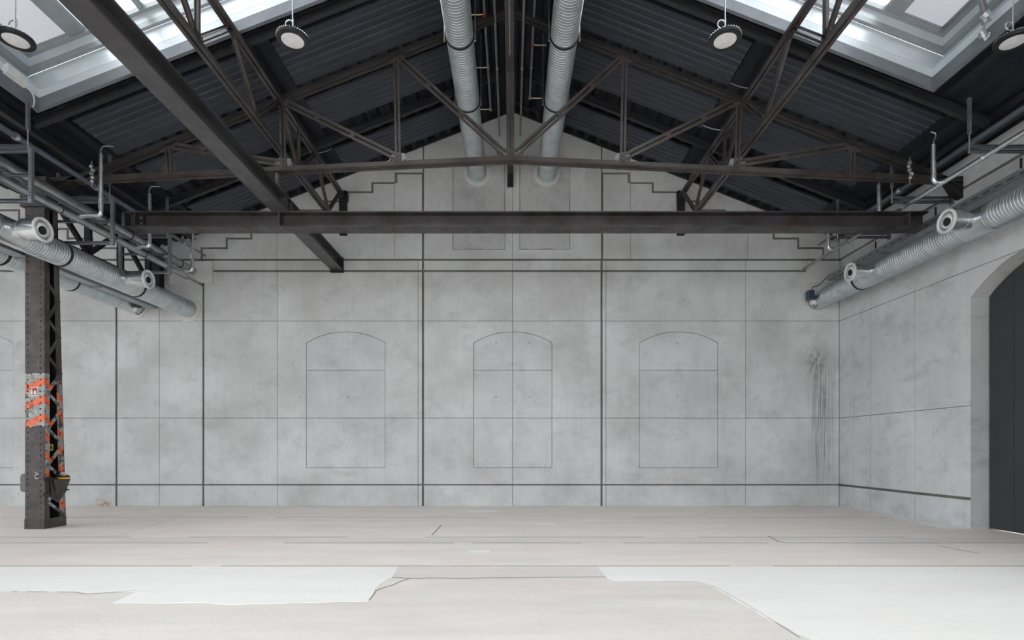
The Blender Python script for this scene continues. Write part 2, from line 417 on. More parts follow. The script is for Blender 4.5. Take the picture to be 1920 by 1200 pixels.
for xa, xb in zip(XS[:-1], XS[1:]):
    for ya, yb in zip(YS[:-1], YS[1:]):
        poly = [(xa, ya), (xb, ya), (xb, yb), (xa, yb)]
        for a, b in ARCH:
            l, r = max(a, xa), min(b, xb)
            if l >= r: continue
            if (ya, yb) == (602, 784):
                pts = [p for p in arch_pts(a, b, 643, 622) if l-.01 <= p[0] <= r+.01]
                if a < xa: pts = [(xa, min(pts[0][1], pts[0][1]))] + [p for p in pts if p[0] > xa+.5]
                if b > xb: pts = [p for p in pts if p[0] < xb-.5] + [(xb, pts[-1][1])]
                poly = [(xa, ya), (xb, ya)]
                poly += ([(xb, yb), (r, yb)] if r < xb else []) + pts[::-1] + ([(l, yb), (xa, yb)] if l > xa else [])
            elif (ya, yb) == (784, 909):
                poly = [(xa, ya)]
                poly += ([(l, ya), (l, 877)] if l > xa else [(xa, 877)][0:0])
                if l > xa and r < xb: poly += [(r, 877), (r, ya), (xb, ya), (xb, yb), (xa, yb)]
                elif l > xa: poly += [(xb, 877), (xb, yb), (xa, yb)]
                else: poly = [(xa, 877), (r, 877), (r, ya), (xb, ya), (xb, yb), (xa, yb)]
        panel_px(poly)
for a, b in ARCH:
    mid = [a, 961, b] if a < 961 < b else [a, b]
    for l, r in zip(mid[:-1], mid[1:]):
        pts = [p for p in arch_pts(a, b, 643, 622) if l-.01 <= p[0] <= r+.01]
        if l > a: pts = [(l, 622)] + [p for p in pts if p[0] > l+.5]
        if r < b: pts = [p for p in pts if p[0] < r-.5] + [(r, 622)]
        panel_px(pts + [(r, 694), (l, 694)], m_conc_arch, .012, 'arch_panel')
        panel_px([(l, 694), (r, 694), (r, 784), (l, 784)], m_conc_arch, .012, 'arch_panel')
        panel_px([(l, 784), (r, 784), (r, 877), (l, 877)], m_conc_arch, .012, 'arch_panel')
# upper gable: stepped joint, then everything above it up to the roof
def roof_py(px): return 843 - (zr(wx(px))+.1-CAMH)*S_W
steps = [(793, 325), (743, 325), (743, 343), (698, 343), (698, 360), (652, 360), (652, 377), (607, 377), (607, 394), (562, 394), (562, 411), (517, 411), (517, 429), (471, 429), (471, 447), (425, 447), (425, 465), (378, 465), (378, 487)]
def upper(poly, thick):     # polygon in px with the set of edge indices that are wide joints
    ins = [gT if i in thick else (gt if poly[i][0] == poly[(i+1)%len(poly)][0] else 0) for i in range(len(poly))]
    ins = [gT if (poly[i][1] == poly[(i+1)%len(poly)][1] == 487) else v for i, v in enumerate(ins)]
    P = inset([(wx(x), wz(y)) for x, y in poly], ins)
    MB().prism(P, lambda u, v, w: (u, w, v), WALL_Y, WALL_Y+.05).build('concrete_panel', m_conc, wall)
def mirror(pts, ax): return [(2*ax-x, y) for x, y in pts]
def gable_half(f, far):
    """f maps the left half of the gable to the wanted half"""
    low1 = [(793, 487), (793, 325), (743, 325), (743, 343), (740, 343), (740, 487)]
    low2 = [(740, 343), (698, 343), (698, 360), (652, 360), (652, 377), (607, 377), (607, 394), (562, 394), (562, 411), (520, 411), (520, 487), (740, 487)]
    low3 = [(520, 411), (517, 411), (517, 429), (471, 429), (471, 447), (425, 447), (425, 465), (378, 465), (378, 487), (520, 487)]
    upper([f(p) for p in low1], {0, 1, 2})
    upper([f(p) for p in low2], set(range(0, 9)))
    upper([f(p) for p in low3], set(range(0, 9)))
    hi1 = [(961, 487), (961, roof_py(961)), (793, roof_py(793)), (793, 487)]
    upper([f(p) for p in hi1], {2})
    hi2 = [(793, roof_py(793)), (740, roof_py(740)), (740, 343), (743, 343), (743, 325), (793, 325)]
    upper([f(p) for p in hi2], {2, 3, 4})
    hi3 = [(740, roof_py(740)), (520, roof_py(520)), (520, 411), (562, 411), (562, 394), (607, 394), (607, 377), (652, 377), (652, 360), (698, 360), (698, 343), (740, 343)]
    upper([f(p) for p in hi3], set(range(2, 11)))
    hi4 = [(520, roof_py(520)), (far, roof_py(far)), (far, 487), (378, 487), (378, 465), (425, 465), (425, 447), (471, 447), (471, 429), (517, 429), (517, 411), (520, 411)]
    upper([f(p) for p in hi4], set(range(2, 11)))
gable_half(lambda p: p, 299)
gable_half(lambda p: (1922-p[0], p[1]), 349)
gable_half(lambda p: (598-p[0], p[1]), 299)
upper([(-363, 487), (-363, roof_py(-363)), (-457, roof_py(-457)), (-457, 487)], set())
# later infills: two duct niches, two corner blocks
def infill(x0, x1, y0, y1, top=None):
    pj = [(wx(x0)-.016, wz(y1)-.016), (wx(x1)+.016, wz(y1)-.016), (wx(x1)+.016, wz(y0)+.016), (wx(x0)-.016, wz(y0)+.016)]
    MB().prism(pj, lambda u, v, w: (u, w, v), WALL_Y-.004, WALL_Y+.02).build('joint_filler', m_joint, wall)
    pts = []
    for a, b in (((x0, y1), (x1, y1)), ((x1, y1), (x1, y0)), ((x1, y0), (x0, y0)), ((x0, y0), (x0, y1))):
        for k in range(8):
            t = k/8; j = .0 if k == 0 else random.uniform(-.012, .012)
            pts.append((wx(a[0]+(b[0]-a[0])*t)+j*(a[0] == b[0]), wz(a[1]+(b[1]-a[1])*t)+j*(a[1] == b[1])))
    MB().prism(pts, lambda u, v, w: (u, w, v), WALL_Y-.009, WALL_Y+.02).build('infill_panel', m_conc_patch, wall)
infill(850, 946, 309, 467); infill(975, 1068, 309, 467)
for x0, x1 in ((319, 400), (1512, 1572), (198, 279)):
    MB().prism([(wx(x0), wz(531)), (wx(x1), wz(531)), (wx(x1), wz(491)), (wx(x0), wz(491))], lambda u, v, w: (u, w, v), WALL_Y-.06, WALL_Y+.03).build('corner_block', m_collar, wall)
# formwork tie plugs
tp = MB()
for x in (35, 372, 478, 562, 652, 742, 825, 930, 993, 1098, 1180, 1270, 1360, 1446, 1545, 160, 255):
    for y in (643, 744, 824, 926):
        if random.random() < .12: continue
        tp.lathe((wx(x), WALL_Y+.014, wz(y)), (0, -1, 0), [(0, .034), (.018, .034), (.018, .022), (.010, .020), (.010, .001)], 12)
for x, y in ((740, 461), (1179, 461), (822, 461), (1254, 450), (993, 563), (1098, 563), (823, 380), (1098, 380), (610, 563), (1280, 563), (440, 563)):
    tp.lathe((wx(x), WALL_Y+.014, wz(y)), (0, -1, 0), [(0, .034), (.018, .034), (.018, .022), (.010, .020), (.010, .001)], 12)
o = tp.build('tie_plug', m_conc_patch, wall); o['kind'] = 'stuff'
def collar(x, z, r0, r1, mat=m_collar):
    MB().lathe((x, WALL_Y+.01, z), (0, -1, 0), [(0, r1), (.03, r1), (.03, r0), (0, r0)], 40).build('duct_collar', mat, wall, True)

# ------------------------------------------------------------------ right wall, gate
DA, DB, DX, DR, SPR = 10.94, 7.66, (10.94+7.66)/2, 2.45, 3.08
hw = (DA-DB)/2; al = math.asin(hw/DR); cz = SPR - DR*math.cos(al)
def door_arc(n=20): return [(DX + DR*math.sin(al-2*al*i/n), cz + DR*math.cos(al-2*al*i/n)) for i in range(n+1)]   # from far jamb to near jamb
H = -CAMH
bk = [(WALL_Y+.5, H-.05), (DA, H-.05)] + door_arc() + [(DB, H-.05), (REAR, H-.05), (REAR, 5.99), (WALL_Y+.5, 5.99)]
wr = struct(MB().prism(bk, lambda u, v, w: (w, u, v+CAMH), XR+.045, XR+.7).build('wall_right', m_joint), 'grey concrete side wall with an arched gateway')
def sp(poly, thick=(), zero=()):
    n = len(poly); ins = [gT if i in thick else (0 if i in zero else gt) for i in range(n)]
    MB().prism(inset(poly, ins), lambda u, v, w: (w, u, v+CAMH), XR, XR+.05).build('concrete_panel', m_conc_side, wr)
hrows = [H-.03, -1.0, .89, 3.64, 5.37, 6.05]
cols = [WALL_Y+.02, 14.68, 14.0, 12.46]
for a, b in zip(cols[:-1], cols[1:]):
    for k in range(5):
        sp([(a, hrows[k]), (b, hrows[k]), (b, hrows[k+1]), (a, hrows[k+1])], {1: 1}.keys() if 0 else ([2] if k in (0, 3) else []) + ([0] if k in (1, 4) else []))
A = door_arc(24); up = [p for p in A if p[1] <= 3.64 and p[0] > DX]; dn = [p for p in A if p[1] <= 3.64 and p[0] < DX]; cr = [p for p in A if p[1] > 3.64]
ax = math.sqrt(DR*DR - (3.64-cz)**2)
NEAR = 5.0
sp([(12.46, hrows[0]), (DA, hrows[0]), (DA, -1.0), (12.46, -1.0)], [2], [1])
sp([(12.46, -1.0), (DA, -1.0), (DA, .89), (12.46, .89)], [0], [1])
sp([(12.46, .89), (DA, .89)] + up + [(DX+ax, 3.64), (12.46, 3.64)], [], range(1, 2+len(up)))
sp([(12.46, 3.64), (DX+ax, 3.64)] + cr + [(DX-ax, 3.64), (NEAR, 3.64), (NEAR, 5.37), (12.46, 5.37)], [len(cr)+4], range(1, 2+len(cr)))
sp([(12.46, 5.37), (NEAR, 5.37), (NEAR, 6.05), (12.46, 6.05)], [0])
sp([(DX-ax, 3.64)] + dn + [(DB, .89), (NEAR, .89), (NEAR, 3.64)], [], range(0, 1+len(dn)))
sp([(DB, .89), (DB, H-.03), (NEAR, H-.03), (NEAR, .89)], [], [0])
sp([(NEAR, H-.03), (REAR, H-.03), (REAR, 6.05), (NEAR, 6.05)])
# reveal lining (one piece of rendered concrete) and the gate
lin = MB(); Q = [(DA, H)] + door_arc() + [(DB, H)]
for (a, b), (c, d) in zip(Q[:-1], Q[1:]):
    m = Vector((DX, 1.0)); ia, ic = [(Vector(p) + (m-Vector(p)).normalized()*.012) for p in ((a, b), (c, d))]
    lin.hexa([(XR-.002, a, b+CAMH), (XR-.002, c, d+CAMH), (XR-.002, ic.x, ic.y+CAMH), (XR-.002, ia.x, ia.y+CAMH)],
             [(XR+.69, a, b+CAMH), (XR+.69, c, d+CAMH), (XR+.69, ic.x, ic.y+CAMH), (XR+.69, ia.x, ia.y+CAMH)])
lin.build('gate_reveal', m_conc_patch, wr)
dq = [(DA-.05, H+.01)] + door_arc() + [(DB+.05, H+.01)]
d1 = struct(MB().prism([(DA, H+.01)] + door_arc() + [(DB, H+.01)], lambda u, v, w: (w, u, v+CAMH), XR+.40, XR+.46).build('door_1', m_black), 'anthracite boarded gate under the arch')
nb = 6
for k in range(nb):      # upright boards of the gate
    ya = DA-.05 - (DA-DB-.1)*k/nb; yb = DA-.05 - (DA-DB-.1)*(k+1)/nb
    top = []
    for t in range(7):
        y = ya-.004 + (yb+.004-ya+.004)*t/6; top.append((y, cz + math.sqrt(max(0, (DR-.03)**2 - (y-DX)**2))))
    MB().prism([(ya-.004, H+.02)] + top + [(yb+.004, H+.02)], lambda u, v, w: (w, u, v+CAMH), XR+.34, XR+.41).build('door_board', m_door, d1)

# ------------------------------------------------------------------ roof
Y1 = WALL_Y+.3
SKY = {'left': (1.7, 8.5), 'right': (1.7, 7.55)}
BAYS = [(4.0, 9.72), (-4.0, 1.7), (-9.6, -5.2)]
def deck_piece(side, xa, xb, y0, y1, root, ctr=0.):
    """trapezoidal sheet whose ribs run along the hall; xa < xb measured from the ridge"""
    P, D, n = .32, .10, max(1, round((xb-xa)/.32)); P = (xb-xa)/n; prof = []
    for k in range(n):
        x = xa + k*P
        prof += [(x, 0), (x+P*.38, 0), (x+P*.5, D), (x+P*.88, D)]
    prof += [(xb, 0)]
    low = [(x, Z0-SL*x+d) for x, d in prof]; hi = [(x, z+.02) for x, z in low][::-1]
    m = MB().prism(low+hi, lambda u, v, w: (ctr+side*u, w, v), y0, y1)
    return m.build('roof_sheet', m_deck, root)
ceil = None
for nm, sg, ctr, xe in (('left', -1, 0, 9.98), ('right', 1, 0, 9.6), ('far', 1, -19.96, 9.98)):
    xs0, xs1 = SKY.get(nm, (1.7, 8.5))
    first = deck_piece(sg, 0, xs0, REAR, Y1, ceil, ctr)
    if ceil is None:
        ceil = first; ceil.name = 'ceiling'; struct(ceil, 'dark profiled steel roof of the hall')
    deck_piece(sg, xs1, xe, REAR, Y1, ceil, ctr)
    edges = [Y1] + [v for b in BAYS for v in (b[1]+.05, b[0]-.05)] + [REAR]
    for k in range(0, len(edges), 2): deck_piece(sg, xs0, xs1, edges[k+1], edges[k], ceil, ctr)
# dark flashing where roof meets gable wall
for sg in (-1, 1):
    m = MB(); a, b = .0, 9.25
    for y0, y1, dz0, dz1 in ((WALL_Y-.05, WALL_Y+.03, -.03, .12), (WALL_Y-.42, WALL_Y-.36, -.02, .1)):
        m.hexa([(sg*a, y0, zr(a)+dz0), (sg*b, y0, zr(b)+dz0), (sg*b, y1, zr(b)+dz0), (sg*a, y1, zr(a)+dz0)],
               [(sg*a, y0, zr(a)+dz1), (sg*b, y0, zr(b)+dz1), (sg*b, y1, zr(b)+dz1), (sg*a, y1, zr(a)+dz1)])
    struct(m.build('trim_%d' % (1 if sg < 0 else 2), m_darktrim), 'dark flashing along the gable under the roof slope')
# acoustic panels under the sheets, ribs up the slope
def acoustic(sg, xa, xb, y0, y1):
    n = round((y1-y0)/.2); P = (y1-y0-.16)/n; prof = [(y0, 0), (y0+.08, 0)]
    for k in range(n):
        y = y0+.08+k*P; prof += [(y, .0), (y+P*.14, .017), (y+P*.5, .017), (y+P*.62, 0)]
    prof += [(y1-.08, 0), (y1, 0)]
    low = [(y, -.085+d) for y, d in prof]; hi = [(y1, -.02), (y0, -.02)]
    MB().prism(low+hi, lambda u, v, w: (sg*w, u, zr(w)+v), xa, xb).build('acoustic_panel', m_panel, ceil)
for sg, xo in ((-1, 8.35), (1, 8.17)):
    for y0, y1 in ((10.27, 11.47), (12.0, 13.02), (13.9, 14.88)):
        acoustic(sg, 1.0, 4.57, y0, y1); acoustic(sg, 5.0, xo, y0, y1)
# short bolts of the panels: small brackets at the edge by the girder
# skylights
def skylight(n, sg, nm, y0, y1, label, ctr=0., detail=True):
    xa, xb = SKY.get(nm, (1.7, 8.5)); fx_ = lambda x, y, dz: (ctr+sg*x, y, Z0-SL*x+dz)
    def plate(x0, x1, ya, yb, za, zb, mb, ox0=0, ox1=0, oya=0, oyb=0):
        mb.hexa([fx_(x0, ya, za), fx_(x1, ya, za), fx_(x1, yb, za), fx_(x0, yb, za)],
                [fx_(x0+ox0, ya+oya, zb), fx_(x1+ox1, ya+oya, zb), fx_(x1+ox1, yb+oyb, zb), fx_(x0+ox0, yb+oyb, zb)])
    # root: the flashing ring
    r = MB(); t = .06
    plate(xa-t, xb+t, y1-.02, y1+.05, -.17, .03, r); plate(xa-t, xb+t, y0-.05, y0+.02, -.17, .03, r)
    plate(xb-.02, xb+.05, y0, y1, -.17, .03, r); plate(xa-.05, xa+.02, y0, y1, -.17, .03, r)
    w = struct(r.build('window_%d' % n, m_flange), label)
    fl_ = .28
    for (a, b, c, d, e, f) in ((-.02, .19, 0, 0, 0, 0), (.195, .62, .16, .16, 0, 0)):
        k0 = 0 if a < .1 else 0; k1 = 0 if a < .1 else fl_
        for args in (((xa-k0, xb+k0, y1+k0*.4, y1+k0*.4+.03), (k0-k1, k1-k0, (k1-k0)*.4, (k1-k0)*.4)),
                     ((xa-k0, xb+k0, y0-k0*.4-.03, y0-k0*.4), (k0-k1, k1-k0, -(k1-k0)*.4, -(k1-k0)*.4)),
                     ((xb+k0, xb+k0+.03, y0-k0*.4, y1+k0*.4), (k1-k0, k1-k0, -(k1-k0)*.4, (k1-k0)*.4)),
                     ((xa-k0-.03, xa-k0, y0-k0*.4, y1+k0*.4), (k0-k1, k0-k1, -(k1-k0)*.4, (k1-k0)*.4))):
            q, s_ = args; u = MB(); plate(q[0], q[1], q[2], q[3], a, b, u, *s_); u.build('upstand_sheet', m_galv_lt, w)
    X0, X1, YA, YB = xa-fl_, xb+fl_, y0-.11, y1+.11
    for za, zb, tt in ((.62, .72, .07), (.93, 1.05, .09)):
        for q in ((X0, X1, YB-tt, YB), (X0, X1, YA, YA+tt), (X1-tt, X1, YA+tt, YB-tt), (X0, X0+tt, YA+tt, YB-tt)):
            u = MB(); plate(*q, za, zb, u); u.build('window_rail', m_alu, w)
    for q in ((X0, X1, YB-.02, YB), (X0, X1, YA, YA+.02), (X1-.02, X1, YA+.02, YB-.02), (X0, X0+.02, YA+.02, YB-.02)):
        u = MB(); plate(*q, .72, .93, u); u.build('window_kerb', m_galv_lt, w)
    nb = max(1, round((X1-X0)/1.02)); dx = (X1-X0)/nb
    for k in range(nb):
        a, b = X0+k*dx, X0+(k+1)*dx
        if k:
            u = MB(); plate(a-.035, a+.035, YA+.09, YB-.09, .95, 1.07, u); u.build('glazing_bar', m_alu, w)
        u = MB(); plate(a+.04, b-.04, YA+.05, YB-.05, 1.0, 1.012, u)
        u.build('window_pane', m_glass_grey if (k == nb-1 and detail) else m_glass, w)
    if detail:
        u = MB(); q = X1-dx; plate(q+.03, q+.24, YA+.09, YB-.09, .96, .995, u); u.build('glazing_bar', m_alu, w)
    return w
skylight(1, -1, 'left', *BAYS[0], 'large rooflight over the left slope, with galvanised upstand')
skylight(2, 1, 'right', *BAYS[0], 'large rooflight over the right slope, with galvanised upstand')
n_ = 3
for k, b in enumerate(BAYS):
    for sg, nm, ctr in ((-1, 'left', 0), (1, 'right', 0), (1, 'far', -19.96)):
        if k == 0 and ctr == 0: continue
        skylight(n_, sg, nm, *b, 'rooflight over the %s slope, bay %s' % ({'left': 'left', 'right': 'right', 'far': 'neighbouring nave'}[nm], ('nearest the gable wall', 'above the viewer', 'behind the viewer')[k]), ctr, False); n_ += 1
# the rest of the shell, outside the picture; glazing added to light the walls
r_ = MB()
for a, b, c, d in ((-21.8, -18.6, 0, 11.3), (-11.2, -9.0, 0, 11.3), (9.0, XR+.7, 0, 11.3), (-18.6, -11.2, 8.3, 11.3), (-9.0, 9.0, 8.6, 11.3)): r_.box(a, b, REAR-.4, REAR, c-.05, d)
struct(r_.build('wall_rear', m_conc_side), 'concrete end wall with added glazed openings behind the viewer')
for n_, a, b, t_ in ((20, -9.0, 9.0, 8.6), (21, -18.6, -11.2, 8.3)):  # unseen glazing, added to throw light onto the gable wall
    f_ = MB(); k = round((b-a)/1.5)
    for i in range(k+1): x = a+(b-a)*i/k; f_.box(x-.04, x+.04, REAR-.2, REAR-.1, 0, t_)
    for z in (.02, 2.8, 5.6, t_-.05): f_.box(a, b, REAR-.19, REAR-.11, z, z+.06)
    w_ = struct(f_.build('window_%d' % n_, m_darktrim), 'added unseen glazing behind the viewer, lighting the gable wall')
    MB().box(a, b, REAR-.16, REAR-.15, 0, t_).build('window_pane', m_glass, w_)
struct(MB().box(-80, 80, -90, REAR-1, -.4, -.05).build('pavement', m_floor_lit), 'pale paving outside the hall')
r_ = MB()
for a, b, c, d in ((REAR, -8, 0, 11), (8.5, WALL_Y+.5, 0, 11), (-8, 8.5, 0, 1.0), (-8, 8.5, 7.2, 11)): r_.box(-21.8, -21.4, a, b, c-.05, d)
struct(r_.build('wall_left', m_conc_side), 'concrete side wall of the neighbouring nave with an added long window')
f_ = MB()  # unseen window, added as side light for the right wall
for i in range(12): y = -8+16.5*i/11; f_.box(-21.65, -21.55, y-.04, y+.04, 1, 7.2)
for z in (1.0, 4.0, 7.14): f_.box(-21.64, -21.56, -8, 8.5, z, z+.06)
w_ = struct(f_.build('window_22', m_darktrim), 'added unseen window of the neighbouring nave, side light for the right wall')
MB().box(-21.61, -21.60, -8, 8.5, 1, 7.2).build('window_pane', m_glass, w_)

# ------------------------------------------------------------------ roof truss across the hall
TY = 11.15; ST = F/TY
def tp3(px, py, dy=0.): return Vector(((px-960)/ST, TY+dy, CAMH+(843-py)/ST))
tr = thing('roof_truss', 'riveted brown steel roof truss spanning the hall with fanned diagonals', 'truss', (0, TY, CAMH+5.9))
def tpart(mb, name, mat=m_truss):
    o = mb.build(name, mat); o.parent = tr; o.matrix_parent_inverse = Matrix.Translation(-tr.location); return o
def put(o, par):
    o.parent = par; o.matrix_parent_inverse = Matrix.Translation(-par.location); return o
def cby(px): return 298 + .048*abs(px-957)
def cty(px): return 19 + SL*abs(px-957)
for sg in (-1, 1):
    e = 957+sg*842 if sg > 0 else 957-890
    tpart(MB().twin(tp3(957, cty(957)), tp3(e, cty(e)), .20, .13, .02, .018), 'top_chord', m_topchord)
    tpart(MB().twin(tp3(957, cby(957)), tp3(e, cby(e)), .20, .12, .02, .018), 'bottom_chord')
    for k in (1, 2, 3):
        x = 957+sg*214*k
        tpart(MB().twin(tp3(x, cty(x)), tp3(x-sg*4, cby(x)), .12, .07, .03, .01, up=(0, 1, 0)), 'post')
        xb = 957+sg*214*(k-1) + (sg*12 if k == 1 else -sg*6)
        tpart(MB().twin(tp3(x, cty(x)+4), tp3(xb, cby(xb)-10), .15, .075, .045, .012, up=(0, 1, 0)), 'diagonal')
        p = tp3(x-sg*4, cby(x)-5)
        tpart(MB().prism([(-.22, -.05), (.22, -.05), (.14, .17), (-.10, .20), (-.20, .10)], lambda u, v, w: (p.x-sg*u*.9, TY+w, p.z+v), -.009, .009), 'gusset_plate', m_gusset if k < 3 else m_truss)
        p2 = tp3(x, cty(x)+4)
        tpart(MB().prism([(-.2, .10), (.2, .06), (.16, -.12), (-.08, -.14)], lambda u, v, w: (p2.x+sg*u, TY+w, p2.z+v), -.009, .009), 'gusset_plate', m_girder)
        # batten packs on the diagonals
        for t in (.3, .6):
            a, b = tp3(x, cty(x)+4), tp3(xb, cby(xb)-10); q = a.lerp(b, t); d = (b-a).normalized()*.05
            tpart(MB().bar(q-d, q+d, .08, .06, up=(0, 1, 0)), 'batten')
tpart(MB().twin(tp3(957, 120), tp3(957, 300), .16, .14, .02, .014, up=(0, 1, 0)), 'king_post')
p = tp3(957, cby(957)-4)
tpart(MB().prism([(-.33, -.06), (.33, -.06), (.28, .13), (.1, .18), (-.1, .18), (-.28, .13)], lambda u, v, w: (p.x+u, TY+w, p.z+v), -.009, .009), 'gusset_plate', m_gusset)
tpart(MB().prism([(-.3, -.1), (.3, -.1), (.33, .0), (-.33, .0)], lambda u, v, w: (p.x+u, TY-.11+w, p.z+v-.03), -.012, .012), 'splice_plate', m_truss)
bl = MB()
for dx in (-.26, -.18, -.05, .05, .18, .26):
    bl.lathe((p.x+dx, TY-.009, p.z+.06), (0, -1, 0), [(0, .016), (.014, .014), (.018, .004)], 8)
for sg in (-1, 1):
    for k in (1, 2, 3):
        x = 957+sg*214*k; q = tp3(x-sg*4, cby(x)-5)
        for dx, dz in ((-.14, .02), (-.05, .05), (.05, .04), (.14, .03), (0, .11)):
            bl.lathe((q.x+dx, TY-.009, q.z+dz), (0, -1, 0), [(0, .016), (.014, .014), (.018, .004)], 8)
put(bl.build('bolt_heads', m_colblack), tr)['kind'] = 'stuff'
# dark bearing bracket of the truss on the right wall
tpart(MB().prism([(0, 0), (-.34, -.02), (-.3, -.16), (-.18, -.34), (-.06, -.42), (0, -.44)], lambda u, v, w: (XR+u, TY+.12+w, CAMH+5.62+v), -.15, .0), 'bearing_bracket', m_colblack)

# ------------------------------------------------------------------ lengthwise lattice girders
def lattice(x, zu, zl, y0, label, name='lattice_girder', mat=m_girder, wid=.15):
    t = thing(name, label, 'girder', (x, y0, CAMH+zl))
    P = lambda y, z: Vector((x, y, CAMH+z))
    E = WALL_Y-.12
    put(MB().twin(P(y0, zu), P(E, zu), wid, .12, .03, .014).build('top_chord', mat), t)
    put(MB().twin(P(y0, zl), P(E, zl), wid, .13, .03, .014).build('bottom_chord', mat), t)
    ya = [10.15-1.95*k for k in range(-2, 5)]; yb = [v+.97 for v in ya]
    for a in ya:
        for b in (a-.97, a+.97):
            if min(a, b) < y0-.5 or max(a, b) > E: continue
            put(MB().twin(P(a, zl+.03), P(b, zu-.03), .11, .06, .04, .01, up=(1, 0, 0)).build('diagonal', mat), t)
    for a in (ya[1]+.0, ya[3]):
        put(MB().twin(P(a, zl), P(a, zu), .10, .06, .035, .01, up=(1, 0, 0)).build('post', mat), t)
    for a in ya:
        if y0 < a < E:
            put(MB().box(x-.008, x+.008, a-.13, a+.13, CAMH+zl-.03, CAMH+zl+.16).build('gusset_plate', m_gusset), t)
            if a+.97 < E: put(MB().box(x-.008, x+.008, a+.84, a+1.1, CAMH+zu-.16, CAMH+zu+.03).build('gusset_plate', mat), t)
    put(MB().box(x-.1, x+.1, E, WALL_Y-.002, CAMH+zl-.12, CAMH+zu+.10).build('end_plate', m_colblack), t)
    return t
lattice(-4.76, 7.18, 6.17, 3.0, 'brown steel lattice girder running lengthwise under the left roof slope')
lattice(4.76, 7.18, 6.17, 3.0, 'brown steel lattice girder running lengthwise under the right roof slope')
rg = thing('ridge_girder', 'dark steel girder running lengthwise right under the ridge', 'girder', (-.045, 3, CAMH+7.7))
put(MB().ibeam((-.045, 3, CAMH+7.83), (-.045, WALL_Y-.14, CAMH+7.83), .165, .22, .018, .012).build('beam', m_truss), rg)
put(MB().box(-.13, .04, WALL_Y-.14, WALL_Y-.002, CAMH+7.42, CAMH+7.98).build('end_plate', m_colblack), rg)
put(MB().tube([(-.045, 3, CAMH+7.66), (-.045, 10.5, CAMH+7.66)], .012, 8).build('conduit', m_pipe_grey), rg)
for k in range(6):
    y = 5.3+1.95*k
    put(MB().twin((-.045, y, CAMH+7.9), (-.045, y, CAMH+9.4), .1, .06, .03, .01, up=(1, 0, 0)).build('post', m_truss), rg)
# girder on the column line, left
eg = thing('eaves_girder', 'black lattice girder between the riveted column and the gable wall', 'girder', (XB, 11.5, CAMH+4.6))
put(MB().bar((XB, 11.5, CAMH+5.5), (XB, WALL_Y-.05, CAMH+5.5), .14, .14).build('top_chord', m_colblack), eg)
put(MB().bar((XB, 11.4, CAMH+4.55), (XB, WALL_Y-.05, CAMH+4.55), .12, .12).build('bottom_chord', m_colblack), eg)
for y in (11.7, 12.75, 13.8, 14.85):
    put(MB().bar((XB, y, CAMH+4.55), (XB, y, CAMH+5.5), .14, .08, up=(0, 1, 0)).build('post', m_colblack), eg)
for a, b in ((11.7, 12.75), (13.8, 12.75), (13.8, 14.85)):
    put(MB().bar((XB, a, CAMH+5.55), (XB, b, CAMH+4.6), .10, .08, up=(1, 0, 0)).build('diagonal', m_colblack), eg)
put(MB().box(XB-.16, XB+.14, WALL_Y-.2, WALL_Y-.002, CAMH+4.05, CAMH+5.6).build('end_plate', m_colblack), eg)

# rafters above the panels
for sg, s_ in ((-1, 'left'), (1, 'right')):
    for y, w_ in ((13.45, 'gable wall'), (9.98, 'rooflight')):
        o = MB().ibeam((sg*.3, y, zr(.3)-.14), (sg*8.8, y, zr(8.8)-.14), .10, .16, .012, .009).build('steel_rafter', m_darktrim)
        tag(o, 'dark steel rafter up the %s roof slope beside the %s' % (s_, w_), 'rafter')
    o = MB().ibeam((sg*8.95, 3.0, zr(8.95)-.12), (sg*8.95, WALL_Y-.1, zr(8.95)-.12), .12, .16, .012, .01).build('eaves_purlin', m_darktrim)
    tag(o, 'dark steel purlin running lengthwise near the %s eaves' % s_, 'purlin')
# small drops of flex cable on roof panel edges
# ------------------------------------------------------------------ the two heavy I beams
b1 = thing('steel_beam', 'heavy brown steel I beam running lengthwise high on the left', 'beam', (-4.94, 2, CAMH+5.06))
put(MB().ibeam((-4.94, 1.5, CAMH+5.23), (-4.94, WALL_Y-.06, CAMH+5.23), .34, .34, .03, .022).build('beam', m_beam_grey_lit), b1)
put(MB().box(-5.12, -4.76, WALL_Y-.06, WALL_Y-.004, CAMH+5.0, CAMH+5.42).build('end_plate', m_colblack), b1)
for y in (11.52, 11.78):
    put(MB().box(-5.10, -4.78, y-.012, y+.012, CAMH+5.09, CAMH+5.37).build('stiffener', m_girder), b1)
for dx in (-.11, .11):
    put(MB().bar((-4.94+dx, 11.15, CAMH+5.40), (-4.94+dx, 11.15, CAMH+5.68), .06, .10, up=(0, 1, 0)).build('hanger', m_girder), b1)
b2 = thing('steel_beam', 'heavy brown steel I beam crossing the hall below the truss', 'beam', (0, 11.65, CAMH+4.72))
put(MB().ibeam((-8.2, 11.65, CAMH+4.89), (8.83, 11.65, CAMH+4.89), .36, .335, .03, .022).build('beam', m_beam), b2)
for x in (-4.94, 8.43):
    for y in (11.555, 11.745):
        put(MB().box(x-.012, x+.012, y-.085, y+.085, CAMH+4.755, CAMH+5.025).build('stiffener', m_girder), b2)
put(MB().box(-8.02, -8.0, 11.48, 11.64, CAMH+4.755, CAMH+5.025).build('stiffener', m_girder), b2)
put(MB().box(-8.0, -7.88, 11.60, 11.638, CAMH+4.76, CAMH+5.02).build('connection_plate', m_colblack), b2)
for z in (4.84, 4.96):
    put(MB().lathe((-7.94, 11.60, CAMH+z), (0, -1, 0), [(0, .024), (.02, .022), (.022, .003)], 8).build('bolt', m_gusset), b2)

